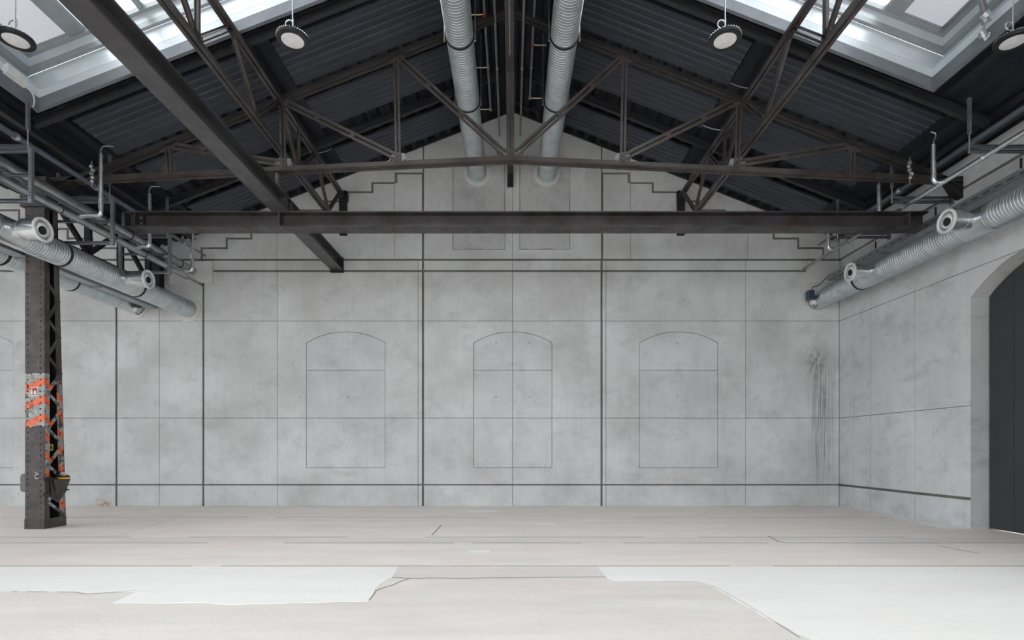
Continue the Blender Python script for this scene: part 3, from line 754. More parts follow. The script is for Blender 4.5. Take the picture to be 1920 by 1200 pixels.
# ------------------------------------------------------------------ riveted lattice column
CX, CYF = -9.61, 10.9
col = thing('riveted_column', 'old riveted lattice steel column with peeling white and orange hazard chevrons', 'column', (CX, CYF, 0))
def cp(mb, name, mat, smooth=False):
    o = mb.build(name, mat, col, smooth); return o
HC = 7.1
def dep(z): return .53 - .033*z
cp(MB().box(-.195, .195, 0, .014, 0, HC), 'front_plate', m_haz_front)
for sx in (-1, 1):
    cp(MB().box(sx*.195-.014*(sx > 0), sx*.195+.014*(sx < 0), .014, .125, 0, HC), 'front_flange', m_haz_flange if sx > 0 else m_col)
    x0, x1 = (sx*.195-.014, sx*.195) if sx > 0 else (sx*.195, sx*.195+.014)
    cp(MB().hexa([(x0, dep(0)-.15, 0), (x1, dep(0)-.15, 0), (x1, dep(0), 0), (x0, dep(0), 0)], [(x0, dep(HC)-.11, HC), (x1, dep(HC)-.11, HC), (x1, dep(HC), HC), (x0, dep(HC), HC)]), 'rear_flange', m_haz_rear if sx > 0 else m_col)
cp(MB().hexa([(-.195, dep(0)-.014, 0), (.195, dep(0)-.014, 0), (.195, dep(0), 0), (-.195, dep(0), 0)], [(-.195, dep(HC)-.014, HC), (.195, dep(HC)-.014, HC), (.195, dep(HC), HC), (-.195, dep(HC), HC)]), 'rear_plate', m_colblack)
cp(MB().hexa([(-.17, .13, 0), (-.155, .13, 0), (-.155, .38, 0), (-.17, .38, 0)], [(-.17, .13, HC), (-.155, .13, HC), (-.155, dep(HC)-.1, HC), (-.17, dep(HC)-.1, HC)]), 'side_plate', m_colblack)
cp(MB().box(.02, .03, .016, dep(HC)-.02, .2, HC), 'web_plate', m_colblack)
zf = [.55+.74*k for k in range(9)]; zre = [.22+.745*k for k in range(9)]
for k in range(8):
    for (za, zb) in ((zf[k], zre[k]), (zf[k], zre[k+1])):
        if za > HC-.3 or zb > HC-.2: continue
        yb = dep(zb)-.035
        if 5.2 < (za+zb)/2 < 5.9: continue
        cp(MB().sweep([(-.03, -.006), (.03, -.006), (.03, .022), (.022, .022), (.022, .006), (-.03, .006)], (.203, .06, za), (.203, yb, zb), up=(1, 0, 0)), 'lacing_bar', m_haz_bar)
cp(MB().box(.19, .2, .0, dep(0)+.0, 0, .20), 'base_plate', m_col)
cp(MB().box(-.2, .2, -.012, 0, 0, .2), 'base_plate', m_col)
cp(MB().box(-.26, .26, -.05, .2, HC-.62, HC-.02), 'capital_plate', m_col)
rv = MB()
for sx in (-.145, .115):
    for k in range(58):
        z = .06+.118*k
        if z > HC-.7: break
        rv.lathe((sx, -.0 if z > .2 else -.012, z), (0, -1, 0), [(0, .019), (.008, .0165), (.014, .010), (.016, .001)], 8)
for k in range(40):
    rv.lathe((.195, .03 if k % 2 else .05, .3+.16*k), (1, 0, 0), [(0, .014), (.006, .0125), (.010, .008), (.012, .001)], 8)
cp(rv, 'rivets', m_col, True)['kind'] = 'stuff'
# bent steel chute bolted to the side of the column
cp(MB().hexa([(.20, .30, .52), (.215, .50, .70), (.215, .50, .72), (.20, .28, .54)], [(.33, .06, .98), (.30, .50, .98), (.315, .50, .99), (.345, .06, .99)]), 'bent_plate', m_col)
cp(MB().prism([(.05, 1.03), (.48, 1.0), (.50, .72), (.30, .50), (.12, .62)], lambda u, v, w: (w, u, v), .205, .22), 'bent_plate', m_col)
cp(MB().prism([(.05, 1.03), (.25, 1.02), (.20, .62), (.12, .62)], lambda u, v, w: (w+(v-.6)*.12, u, v), .225, .24), 'bent_plate', m_beam)
for z, yy in ((1.03, .0), (.70, .0)):
    cp(MB().box(.06, .22, -.03, -.012, z-.022, z+.022), 'clamp_strap', m_col)
    cp(MB().box(.2, .225, -.03, .12, z-.022, z+.022), 'clamp_strap', m_col)
cp(MB().tube([(.02, -.012, 1.15), (.05, -.03, 1.135), (.08, -.035, 1.13), (.10, -.03, 1.11)] + [(.065+.035*math.cos(a), -.03, 1.06+.045*math.sin(a)) for a in [math.radians(70+25*i) for i in range(11)]], .006, 8), 'wire_hook', m_signwhite)
cp(MB().tube([(.20, .47, .75), (.30, .47, .76)], .014, 8), 'rod_stub', m_black)
# things fixed to or lying on the column
bx = MB(); prof = [(-.045, -.17), (.03, -.19), (.05, -.19), (.05, .19), (.03, .19), (-.035, .17), (-.055, .12), (-.055, -.12)]
bx.prism(prof, lambda u, v, w: (CX-.255+u, CYF+.02+w, .93+v), 0, .14)
tag(bx.build('junction_box', m_greybox), 'rounded grey plastic box fixed low on the left side of the riveted column', 'box')
sg_ = thing('fire_sign', 'small dark red sign with white extinguisher symbol on the hazard-painted column', 'sign', (CX-.01, CYF-.015, 2.77))
x0 = CX-.02
put(MB().box(x0-.085, x0+.085, CYF-.004, CYF+.0, 2.685, 2.855).build('sign_plate', m_signwhite), sg_)
put(MB().box(x0-.074, x0+.074, CYF-.006, CYF-.003, 2.697, 2.843).build('sign_field', m_signred), sg_)
def flat(pts, name): put(MB().prism(pts, lambda u, v, w: (x0+u, CYF+w, 2.77+v), -.009, -.005).build(name, m_signwhite), sg_)
flat([(-.058, -.06), (-.018, -.06), (-.018, .012), (-.026, .022), (-.050, .022), (-.058, .012)], 'extinguisher_body')
flat([(-.046, .026), (-.030, .026), (-.030, .036), (-.014, .050), (-.020, .058), (-.034, .050), (-.056, .050), (-.056, .040), (-.046, .036)], 'extinguisher_valve')
flat([(.006, -.058), (.056, -.058), (.062, -.03), (.052, -.005), (.056, .02), (.040, .006), (.034, .036), (.022, .01), (.010, .022), (.014, -.008), (.002, -.03)], 'flame')
yb = thing('yellow_tag', 'small yellow tag with dark lettering inside the riveted column', 'tag', (CX+.14, CYF+.20, 1.62))
put(MB().box(CX+.06, CX+.198, CYF+.20, CYF+.206, 1.58, 1.71).build('tag_plate', m_yellow), yb)
for k, pts in enumerate(([(0, 0), (.012, 0), (.012, .03), (.024, .03), (.024, .012), (.012, .012), (.012, 0), (.034, 0), (.034, .06), (0, .06)], [(0, 0), (.01, 0), (.016, .03), (.022, 0), (.032, 0), (.02, .06), (.012, .06)], [(0, 0), (.032, 0), (.032, .04), (.02, .06), (0, .06)])):
    put(MB().prism(pts, lambda u, v, w: (CX+.072+.042*k+u, CYF+.196+w, 1.615+v), 0, .005).build('tag_letter', m_black), yb)
# shoe
def shoe():
    t = thing('work_shoe', 'black and yellow shoe lying on the bent plate of the column', 'shoe', (CX+.30, CYF+.2, 1.0))
    def loft(secs, n=14):
        m = MB(); vs = []
        for x, z0, z1, w in secs:
            for k in range(n):
                a = 2*math.pi*k/n; c, s_ = math.cos(a), math.sin(a)
                vs.append((x, w*math.copysign(abs(c)**.75, c), (z0+z1)/2+(z1-z0)/2*math.copysign(abs(s_)**.75, s_)))
        fs = [(j*n+i, j*n+(i+1)%n, (j+1)*n+(i+1)%n, (j+1)*n+i) for j in range(len(secs)-1) for i in range(n)]
        m.add(vs, fs + [tuple(range(n-1, -1, -1)), tuple(range((len(secs)-1)*n, len(secs)*n))]); return m
    up = loft([(-.03, .03, .13, .02), (-.02, .02, .16, .035), (.03, .015, .165, .042), (.08, .012, .14, .043), (.13, .01, .105, .045), (.19, .008, .08, .048), (.235, .008, .062, .042), (.26, .012, .045, .025), (.268, .02, .034, .008)])
    so = loft([(-.035, -.002, .03, .02), (-.02, -.006, .034, .038), (.05, -.006, .03, .042), (.13, -.006, .026, .048), (.20, -.004, .024, .052), (.25, .0, .024, .042), (.278, .008, .024, .016)])
    for mb, nme, mt in ((up, 'upper', m_black), (so, 'sole', m_orange_sole)):
        o = mb.build(nme, mt, t, True)
    o = loft([(.10, .04, .128, .03), (.14, .04, .112, .036), (.19, .03, .09, .036), (.21, .03, .076, .03)]).build('tongue', m_orange_sole, t, True)
    for k in range(4):
        MB().tube([(.095+.026*k, -.046, .085-.012*k), (.10+.026*k, -.02, .135-.014*k), (.10+.026*k, .02, .135-.014*k), (.095+.026*k, .046, .085-.012*k)], .004, 6).build('lace', m_white, t)
    t.location = (CX+.27, CYF+.26, 1.0); t.rotation_euler = (math.radians(4), math.radians(-2), math.radians(-12))
shoe()

# ------------------------------------------------------------------ ventilation ducts
def duct_tube(x, z, y0, y1, r, plain_at=(), name='duct_tube', parent=None, pitch=.064):
    """spiral-seamed tube; plain T pieces without seams at the given stretches"""
    cuts = [y0] + [v for p in sorted(plain_at) for v in p] + [y1]
    for k in range(len(cuts)-1):
        a, b = cuts[k], cuts[k+1]
        if b - a < .02: continue
        if k % 2:
            prof = [(a, r+.004), (a+.03, r+.010), (a+.04, r+.003), (b-.04, r+.003), (b-.03, r+.010), (b, r+.004)]; nm, mt = 'tee_piece', m_galv_pl
        else:
            prof = [(a, r)]; y = a+pitch/2
            while y < b-.03:
                prof += [(y-.008, r), (y-.003, r+.0055), (y+.003, r+.0055), (y+.008, r)]; y += pitch
            prof += [(b, r)]; nm, mt = name, m_galv
        put(MB().lathe((x, 0, z), (0, 1, 0), prof, 40).build(nm, mt, None, True), parent)
def band(x, z, y, r, parent, mat=m_rubber, w=.022):
    put(MB().lathe((x, y, z), (0, 1, 0), [(-w, r+.002), (-w, r+.013), (w, r+.013), (w, r+.002)], 40).build('clamp_band', mat, None, True), parent)
def rod(a, b, r, label, grp=None, name='hanger_rod'):
    o = MB().tube([a, b], r, 8); return tag(o.build(name, m_pipe_grey), label, 'rod', grp)
for sg, s_ in ((-1, 'left'), (1, 'right')):
    x = sg*.985 + (-.0 if sg < 0 else -.0); z = CAMH+7.8
    d = thing('spiral_duct', 'spiral-seamed galvanised duct running lengthwise just %s of the ridge' % s_, 'duct', (x, 3, z))
    duct_tube(x, z, 3.0, WALL_Y-.01, .255, (), 'duct_tube', d)
    for y in (6.4, 8.3, 10.2, 12.1): band(x, z, y, .257, d)
    for y in (10.2, 12.1):
        for q in (-1, 1):
            xx = x+q*.29
            put(MB().tube([(xx, y, z-.03), (xx, y, zr(xx)-.02)], .008, 8).build('hanger_rod', m_galv_pl), d)
            put(MB().box(xx-.012, xx+.012, y-.02, y+.02, z-.10, z+.04).build('rod_clip', m_galv_pl), d)
    collar(x, z, .25, .37)
# left pair
dl = thing('spiral_duct', 'spiral-seamed duct with two jet nozzles beside the riveted column', 'duct', (-9.17, 5, CAMH+3.97))
NL = [(9.78, 'near'), (12.62, 'far')]
duct_tube(-9.17, CAMH+3.97, 3.5, WALL_Y-.01, .238, [(y-.30, y+.30) for y, _ in NL], 'duct_tube', dl)
for y in (11.0, 13.2): band(-9.17, CAMH+3.97, y, .238, dl)
band(-9.17, CAMH+3.97, 14.75, .238, dl, m_galv_pl)
collar(-9.17, CAMH+3.97, .24, .37)
dl2 = thing('spiral_duct', 'spiral-seamed duct behind the riveted column, farthest to the left', 'duct', (-10.62, 5, CAMH+4.07))
duct_tube(-10.62, CAMH+4.07, 3.5, 14.55, .25, [(11.9, 12.3)], 'duct_tube', dl2)
for y in (11.2, 13.0): band(-10.62, CAMH+4.07, y, .25, dl2)
band(-10.62, CAMH+4.07, 14.45, .25, dl2, m_galv_pl)
put(MB().lathe((-10.62, 0, CAMH+4.07), (0, 1, 0), [(14.55, .24), (WALL_Y-.01, .24)], 36).build('damper_sleeve', m_galv_pl, None, True), dl2)
collar(-10.62, CAMH+4.07, .255, .36)
dr = thing('spiral_duct', 'spiral-seamed duct with two jet nozzles along the right wall', 'duct', (8.62, 5, CAMH+4.2))
NR = [(9.96, 'near'), (12.8, 'far')]
duct_tube(8.62, CAMH+4.2, 3.5, 14.75, .25, [(y-.32, y+.32) for y, _ in NR], 'duct_tube', dr)
band(8.62, CAMH+4.2, 13.35, .25, dr); band(8.62, CAMH+4.2, 14.68, .25, dr, m_galv_pl)
put(MB().lathe((8.62, 0, CAMH+4.2), (0, 1, 0), [(14.75, .24), (WALL_Y-.01, .24)], 36).build('damper_sleeve', m_galv_pl, None, True), dr)
collar(8.62, CAMH+4.2, .255, .42)
def nozzle(par, x, y, z, sg, ln):
    """jet nozzle on a short branch; sg = direction into the hall"""
    put(MB().lathe((x, y, z), (sg, 0, 0), [(.2, .15), (.30, .15), (.30, .158), (.33, .158), (.33, .15), (.40, .15), (.40, .158), (.43, .158), (.43, .15), (.46, .15)], 36).build('branch_pipe', m_galv_pl, None, True), par)
    a = put(MB().lathe((x, y, z), (sg, 0, 0), [(.42, .14), (.44, .188), (ln, .188), (ln, .15)], 40).build('nozzle_housing', m_galv_pl, None, True), par)
    k = put(MB().lathe((x, y, z), (sg, 0, 0), [(ln-.02, .185), (ln-.02, .215), (ln+.015, .215), (ln+.022, .195), (ln+.012, .168), (ln-.07, .15), (ln-.07, .185)], 40).build('nozzle_ring', m_white, None, True), par)
    ax = Vector((sg, -.30, -.22)).normalized(); c = Vector((x+sg*(ln-.09), y, z))
    prof = [(-.10, .10)] + [(.15*math.sin(t), .15*math.cos(t)) for t in [math.radians(v) for v in range(-35, 60, 8)]]
    prof += [(.15*math.sin(math.radians(58)), .078), (.05, .085), (-.06, .095)]
    put(MB().lathe(c, ax, prof, 36).build('nozzle_ball', m_white, None, True), par)
    put(MB().lathe(c, ax, [(.085, .083), (.0851, .001)], 24).build('nozzle_throat', m_colblack), par)
for y, _ in NL: nozzle(dl, -9.17, y, CAMH+3.97, 1, .70)
for y, _ in NR: nozzle(dr, 8.62, y, CAMH+4.2, -1, .63)
# damper drives
def actuator(x, y, z, sx, label):
    t = thing('damper_actuator', label, 'actuator', (x, y, z))
    put(MB().box(x-.10, x+.04, y-.10, y+.10, z-.14, z+.10).build('housing', m_blue), t)
    put(MB().box(x-.11, x+.05, y-.11, y+.02, z-.17, z-.14).build('foot', m_greybox), t)
    put(MB().box(x-.05, x+.06, y-.13, y-.03, z-.30, z-.19).build('terminal_box', m_white), t)
    put(MB().tube([(x, y, z+.1), (x+.03*sx, y-.02, z+.2), (x+.18*sx, y-.06, z+.24), (x+.36*sx, y-.15, z+.44)], .012, 8).build('cable', m_black), t)
    put(MB().tube([(x, y-.08, z-.3), (x+.06, y-.1, z-.38), (x+.14, y-.05, z-.30)], .010, 8).build('cable', m_black), t)
actuator(8.30, 15.02, CAMH+4.30, 1, 'blue damper drive with cables at the wall end of the right duct')
actuator(-10.33, 14.95, CAMH+4.08, 1, 'blue damper drive with cables at the wall end of the left duct')

# ------------------------------------------------------------------ pipework beside the ducts
def cyl_along(x, z, y0, y1, r, name, mat, n=16):
    return MB().tube([(x, y0, z), (x, y1, z)], r, n).build(name, mat, None, True)
# left
p = thing('lagged_pipe', 'thick lagged grey pipe lying on the strut frames, left', 'pipe', (-8.85, 5, CAMH+4.93))
put(cyl_along(-8.85, CAMH+4.955, 4, 15.0, .11, 'pipe_run', m_lag, 20), p)
for y in (9.9, 11.7, 12.5, 13.6, 14.4):
    put(MB().lathe((-8.85, y, CAMH+4.955), (0, 1, 0), [(-.012, .11), (-.012, .117), (.012, .117), (.012, .11)], 20).build('pipe_strap', m_rubber), p)
p2 = thing('lagged_pipe', 'slimmer lagged pipe with three upright foil branches, left', 'pipe', (-8.77, 5, CAMH+4.66))
put(cyl_along(-8.77, CAMH+4.66, 4, 14.6, .075, 'pipe_run', m_lag, 18), p2)
put(cyl_along(-8.77, CAMH+4.66, 14.6, WALL_Y-.003, .035, 'pipe_end', m_pipe_grey, 12), p2)
for y in (9.8, 10.5, 11.9, 12.9, 13.7):
    put(MB().lathe((-8.77, y, CAMH+4.66), (0, 1, 0), [(-.01, .075), (-.01, .081), (.01, .081), (.01, .075)], 18).build('pipe_strap', m_rubber), p2)
for y, xd in ((10.97, -8.33), (12.66, -8.48), (14.36, -8.48)):
    z = CAMH+4.75
    q = put(MB().tube([(-8.77, y, z-.03), (xd-.12, y, z)] + arc((xd-.08, y, z), (xd, y, z), (xd, y, z+.08)) + [(xd, y, CAMH+5.98)], .042, 12).build('foil_branch', m_foil, None, True), p2)
    put(MB().tube([(xd, y, CAMH+5.98), (xd-.005, y, CAMH+6.07), (xd+.03, y+.02, CAMH+6.16), (xd+.12, y+.05, CAMH+6.18), (xd+.22, y+.05, CAMH+6.17)], .013, 8).build('gland_cable', m_galv_pl, None, True), p2)
p3 = thing('dark_pipe', 'blue-grey painted pipe clipped on top of the strut frames, left', 'pipe', (-8.68, 4, CAMH+5.48))
put(cyl_along(-8.68, CAMH+5.48, 4, 14.3, .05, 'pipe_run', m_pipe_dark), p3)
put(cyl_along(-8.68, CAMH+5.48, 14.3, WALL_Y-.003, .03, 'pipe_end', m_pipe_grey), p3)
for y in (9.47, 11.3, 14.3):
    put(MB().lathe((-8.68, y, CAMH+5.48), (0, 1, 0), [(-.03, .05), (-.03, .066), (.03, .066), (.03, .05)], 14).build('pipe_clamp', m_galv_pl), p3)
def bolt_strip(x, y, z0, z1, n):
    m = MB()
    for k in range(n): m.lathe((x, y-.021, z0+(z1-z0)*k/(n-1)), (0, -1, 0), [(0, .010), (.004, .009), (.005, .002)], 8)
    return m
NMF = {9.47: 'nearest of three, at the picture edge', 11.4: 'behind the riveted column, with the second upright pipe', 13.3: 'closest to the gable wall'}
for y in (9.47, 11.4, 13.3):
    f = thing('strut_frame', 'galvanised strut frame carrying the left pipes, ' + NMF[y], 'frame', (-9.0, y, CAMH+4.33), 'strut frames of the left pipes')
    Pz = lambda x, z: (x, y, CAMH+z)
    put(MB().channel(Pz(-8.41, 4.31), Pz(-8.41, 5.28), .06, .06, .006, up=(0, 1, 0)).build('upright', m_strut), f)
    put(MB().channel(Pz(-9.62, 4.31), Pz(-9.62, 5.28), .06, .06, .006, up=(0, 1, 0)).build('upright', m_strut), f)
    put(MB().box(-8.44, -8.38, y-.036, y-.030, CAMH+4.30, CAMH+4.50).build('corner_plate', m_strut), f)
    for z, h in ((5.30, .045), (5.22, .05), (4.35, .06), (4.80, .04)):
        put(MB().channel(Pz(-9.64, z), Pz(-8.40 if z < 5.2 else -8.46, z), .06, h, .006).build('rail', m_strut), f)
    put(MB().bar(Pz(-8.47, 5.6), Pz(-8.47, 6.12 if y < 10 else 6.2), .05, .05, up=(0, 1, 0)).build('hanger_strut', m_strut), f)
    put(MB().tube([Pz(-8.47, 5.2), Pz(-8.47, 5.6)], .010, 8).build('threaded_rod', m_galv_pl), f)
    put(MB().bar(Pz(-9.55, 5.3), Pz(-9.55, 5.82), .05, .05, up=(0, 1, 0)).build('hanger_strut', m_strut), f)
    for k in range(4):
        put(MB().lathe((-8.41, y-.036, CAMH+4.32+.055*k), (0, -1, 0), [(0, .010), (.006, .009), (.007, .002)], 8).build('bolt', m_black), f)
# right
q1 = thing('foil_pipe', 'slim foil-lagged pipe with three upright branches along the right wall', 'pipe', (8.25, 5, CAMH+5.115))
put(cyl_along(8.25, CAMH+5.115, 4, 11.2, .045, 'pipe_run', m_foil), q1)
put(cyl_along(8.25, CAMH+5.115, 11.2, WALL_Y-.003, .036, 'pipe_end', m_lag), q1)
for y in (10.41, 11.95, 13.87):
    z = CAMH+5.135
    put(MB().tube([(8.25, y, z-.01)] + arc((8.2, y, z), (8.105, y, z), (8.105, y, z+.09)) + [(8.105, y, CAMH+5.86)], .042, 12).build('foil_branch', m_foil, None, True), q1)
    put(MB().tube([(8.105, y, CAMH+5.86), (8.11, y, CAMH+5.93), (8.15, y, CAMH+6.03), (8.14, y, CAMH+6.08), (8.05, y, CAMH+6.11)], .012, 8).build('gland_cable', m_galv_pl, None, True), q1)
q2 = thing('dark_pipe', 'blue-grey painted pipe with clamps high along the right wall', 'pipe', (8.68, 4, CAMH+5.8))
put(cyl_along(8.68, CAMH+5.80, 4, 14.5, .052, 'pipe_run', m_pipe_dark), q2)
put(cyl_along(8.68, CAMH+5.80, 14.5, WALL_Y-.003, .03, 'pipe_end', m_pipe_grey), q2)
for y in (11.6, 12.1, 14.5):
    put(MB().lathe((8.68, y, CAMH+5.80), (0, 1, 0), [(-.05, .052), (-.05, .068), (-.02, .068), (-.02, .056), (.02, .056), (.02, .068), (.05, .068), (.05, .052)], 14).build('pipe_clamp', m_galv_pl), q2)
    put(MB().tube([(8.68, y, CAMH+5.86), (8.66, y, CAMH+6.1)], .010, 8).build('clamp_rod', m_black), q2)
NMB = {9.47: 'nearest of three', 11.4: 'just above the crossing beam', 13.3: 'closest to the gable wall, below the beam'}
for y in (9.47, 11.4, 13.3):
    f = thing('wall_bracket', 'galvanised double strut bracket on the right wall, ' + NMB[y], 'bracket', (9.2, y, CAMH+5.1), 'strut brackets on the right wall')
    put(MB().channel((7.99, y, CAMH+5.30), (XR-.002, y, CAMH+5.30), .05, .05).build('rail', m_strut), f)
    put(MB().channel((7.99, y, CAMH+5.215), (XR-.002, y, CAMH+5.215), .05, .05).build('rail', m_strut), f)
    put(MB().box(XR-.02, XR, y-.06, y+.06, CAMH+5.15, CAMH+5.38).build('base_plate', m_strut), f)
    put(MB().bar((8.0, y, CAMH+5.52), (8.0, y, CAMH+6.15), .05, .04, up=(0, 1, 0)).build('hanger_strut', m_strut), f)
    put(MB().tube([(8.0, y, CAMH+5.18), (8.0, y, CAMH+5.55)], .010, 8).build('threaded_rod', m_galv_pl), f)
    put(MB().lathe((8.25, y, CAMH+5.115), (0, 1, 0), [(-.02, .045), (-.02, .06), (.02, .06), (.02, .045)], 14).build('pipe_clip', m_galv_pl), f)
    put(MB().bar((9.0, y+.1, CAMH+4.9), (9.0, y+.1, CAMH+5.15), .025, .025, up=(0, 1, 0)).build('tray_hanger', m_black), f)
# cable trays
def tray(x0, x1, z, h, y0, y1, label):
    t = thing('cable_tray', label, 'tray', ((x0+x1)/2, y0, z))
    put(MB().box(x0, x1, y0, y1, z, z+.006).build('tray_floor', m_tray), t)
    for x in (x0, x1-.004): 
        put(MB().box(x, x+.004, y0, y1, z, z+h).build('side_flange', m_tray), t)
    for x, a in ((x0-.014, 1), (x1-.006, 1)): put(MB().box(x, x+.02, y0, y1, z+h-.006, z+h).build('tray_lip', m_galv_pl), t)
    m = MB(); y = y0+.3
    while y < y1-.2:
        m.box(x0-.003, x0+.001, y, y+.14, z+h*.40, z+h*.52); y += .25
    put(m.build('tray_slots', m_black), t)['kind'] = 'stuff'
    y = y0+1.2
    while y < y1-.3:
        put(MB().box(x0-.004, x1+.004, y, y+.04, z-.03, z).build('tray_support', m_strut), t); y += 1.95
tray(8.86, 9.22, CAMH+4.74, .15, 4, 15.2, 'perforated grey cable tray along the right wall above the duct')
tray(-10.16, -9.88, CAMH+3.93, .08, 4, 15.1, 'narrow cable tray between the two left ducts')
# sprinkler pipes near the ridge
def spr(x, z, y1, label, branches=(), sg=1):
    t = thing('sprinkler_pipe', label, 'pipe', (x, 3, z))
    put(cyl_along(x, z, 3, y1, .026, 'pipe_run', m_pipe_grey), t)
    for y in branches:
        put(MB().tube([(x, y, z), (x+sg*.12, y, z-.01), (x+sg*.30, y, z-.01)], .014, 8).build('branch', m_brass), t)
        put(MB().lathe((x, y-.04, z), (0, 1, 0), [(0, .026), (0, .036), (.08, .036), (.08, .026)], 12).build('coupling', m_red if y == branches[0] else m_brass), t)
    for y in (8.0, 10.3, 12.6):
        put(MB().lathe((x, y, z), (0, 1, 0), [(-.02, .026), (-.02, .033), (.02, .033), (.02, .026)], 12).build('pipe_clip', m_galv_pl), t)
        put(MB().tube([(x, y, z+.03), (x, y, zr(x)-.02)], .006, 6).build('clip_rod', m_pipe_grey), t)
spr(-.56, CAMH+8.9, 14.2, 'thin sprinkler pipe beside the left ridge duct', (11.07, 12.6, 14.15), -1)
spr(-.35, CAMH+8.88, WALL_Y-.003, 'thin sprinkler pipe left of the ridge girder, running into the gable wall')
spr(.235, CAMH+8.88, WALL_Y-.003, 'thin sprinkler pipe right of the ridge girder, running into the gable wall')
spr(.45, CAMH+8.9, 13.75, 'thin sprinkler pipe beside the right ridge duct', (11.9, 13.7), 1)

# ------------------------------------------------------------------ pendant lamps
LAMPS = [(-3.16, 7.8, 'over the left roof panels'), (3.07, 7.8, 'over the right roof panels'), (-7.15, 7.8, 'under the left rooflight'), (7.25, 7.83, 'beside the corner of the right rooflight')]
lamp0 = None
def make_lamp():
    t = bpy.data.objects.new('pendant_lamp', None); COL.objects.link(t)
    MB().lathe((0, 0, 0), (0, 0, 1), [(.0, .152), (-.012, .156), (-.016, .17), (-.012, .222), (.006, .228), (.03, .226), (.034, .12), (.05, .11), (.10, .10), (.105, .02)], 48).build('housing', m_lampblack, t, True)
    MB().lathe((0, 0, 0), (0, 0, 1), [(-.010, .156), (-.014, .14), (-.018, .08), (-.019, .001)], 40).build('lamp_lens', m_lens, t, True)
    fm = MB()
    for k in range(36):
        a = 2*math.pi*k/36; c, s_ = math.cos(a), math.sin(a); n_ = Vector((-s_, c, 0))*.004
        p = [Vector((c*.10, s_*.10, .03)), Vector((c*.222, s_*.222, .03)), Vector((c*.222, s_*.222, .05)), Vector((c*.11, s_*.11, .098))]
        fm.hexa([q-n_ for q in p], [q+n_ for q in p])
    fm.build('cooling_fins', m_galv_pl, t)['kind'] = 'stuff'
    MB().lathe((0, 0, 0), (0, 0, 1), [(-.0135, .176), (-.0175, .19), (-.0135, .214)], 48).build('rim_ring', m_lampblack, t, True)
    MB().tube([(0, 0, .10), (0, 0, .16)], .018, 10).build('hanging_eye', m_galv_pl, t)
    lp = [(-.05+.055*math.cos(a), .0, .23+.06*math.sin(a)) for a in [i*math.pi/8 for i in range(0, 33)]]
    MB().tube([(0, 0, .14)] + [(x, .012*i/33, z) for i, (x, y, z) in enumerate(lp)] + [(.012, 0, .30)], .008, 8).build('cable_loop', m_galv_pl, t, True)
    return t
for i, (x, y, w_) in enumerate(LAMPS):
    if lamp0 is None: lamp0 = t = make_lamp()
    else:
        t = lamp0.copy(); COL.objects.link(t)
        for c in list(lamp0.children):
            if c.name.startswith('suspension'): continue
            k = c.copy(); COL.objects.link(k); k.parent = t
    tag(t, 'round black pendant lamp with white lens hanging ' + w_, 'lamp', 'pendant lamps under the roof')
    z = CAMH+5.9; t.location = (x, y, z)
    MB().tube([(0, 0, .15), (0, 0, zr(x)+1.0-z)], .009, 8).build('suspension_cable', m_galv_pl, t)
# pipe coupler hanging by the right rooflight corner
t = thing('hanging_coupler', 'pipe strut with clamp couplers hanging at the corner of the right rooflight', 'coupler', (7.45, 8.6, CAMH+6.6))
sx = lambda px, py, y: Vector(((px-960)*y/F, y, CAMH+(843-py)*y/F))
put(MB().tube([sx(1824, -60, 8.5), sx(1847, 27, 8.5)], .045, 12).build('pipe', m_strut), t)
for a, b, r in (((1845, 24), (1852, 30), .07), ((1848, 36), (1850, 42), .065), ((1842, 60), (1846, 70), .055)):
    put(MB().tube([sx(*a, 8.5), sx(*b, 8.5)], r, 10).build('clamp', m_galv_pl), t)
put(MB().tube([sx(1849, 30, 8.5), sx(1843, 62, 8.5)], .022, 8).build('clamp_pin', m_galv_pl), t)
put(MB().tube([sx(1843, 66, 8.5), sx(1848, 74, 8.5), sx(1853, 68, 8.5), sx(1854, 62, 8.5)], .022, 8).build('hook', m_white, None, True), t)
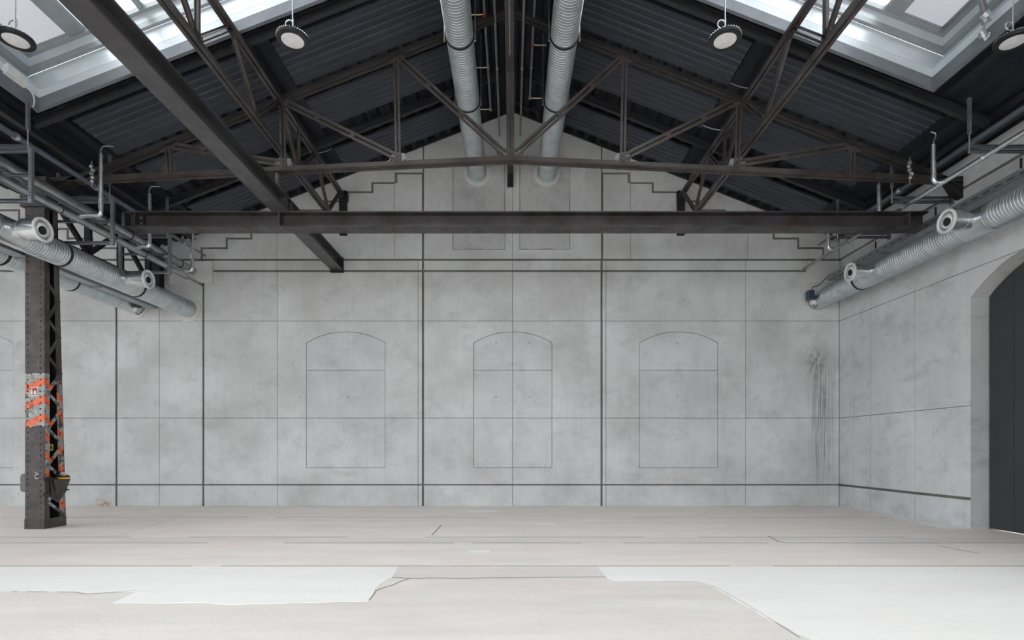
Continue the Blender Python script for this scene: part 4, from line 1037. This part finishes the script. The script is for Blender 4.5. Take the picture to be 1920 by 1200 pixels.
t2 = thing('drive_box', 'white drive box with cable at the lower corner of the left rooflight', 'box', (-8.45, 9.1, zr(8.45)+.02))
put(MB().hexa([(-8.50, 9.02, zr(8.5)+.0), (-8.40, 9.02, zr(8.4)+.0), (-8.40, 9.40, zr(8.4)+.0), (-8.50, 9.40, zr(8.5)+.0)],
              [(-8.50, 9.02, zr(8.5)+.14), (-8.40, 9.02, zr(8.4)+.14), (-8.40, 9.40, zr(8.4)+.14), (-8.50, 9.40, zr(8.5)+.14)]).build('housing', m_white), t2)
put(MB().tube(arc((-8.45, 9.40, zr(8.45)+.05), (-8.42, 9.62, zr(8.45)-.02), (-8.50, 9.60, zr(8.5)-.19)), .012, 8).build('cable', m_white, None, True), t2)
for a, b, y, w_ in (((496, 112), (513, 97), 10.95, 'left roof panel in front of the truss'), ((1402, 165), (1369, 155), 10.95, 'right roof panel in front of the truss'),
                    ((594, 287), (622, 279), 13.7, 'left roof panel behind the truss'), ((1352, 244), (1318, 235), 12.3, 'right roof panel behind the truss')):
    p, q = sx(*a, y), sx(*b, y+.25)
    tag(MB().tube(arc(p, (p+q)/2-Vector((0, 0, .04)), q), .012, 8).build('earthing_strap', m_galv_pl, None, True), 'short pale strap from girder to '+w_, 'strap')
# light fittings of cable clusters hanging at the eaves
def cluster(px, py, y, label):
    t = thing('cable_clamp', label, 'clamp', tuple(sx(px, py, y)))
    random.seed(int(px))
    for k in range(5):
        c = sx(px+random.uniform(-4, 4), py+k*7, y)
        put(MB().lathe(c, (random.uniform(-1, 1), -.6, random.uniform(-.6, .6)), [(-.03, .012), (-.025, .034), (.0, .04), (.025, .034), (.03, .012)], 10).build('clamp_ring', m_pipe_grey, None, True), t)
    put(MB().tube([sx(px, py-10, y), sx(px, py+40, y)], .009, 6).build('chain_rod', m_pipe_grey), t)
cluster(172, 312, 10.9, 'bundle of metal clamps hanging beside the first upright foil pipe, left')
cluster(1706, 305, 10.85, 'bundle of metal clamps hanging beside the upright foil pipe, right')
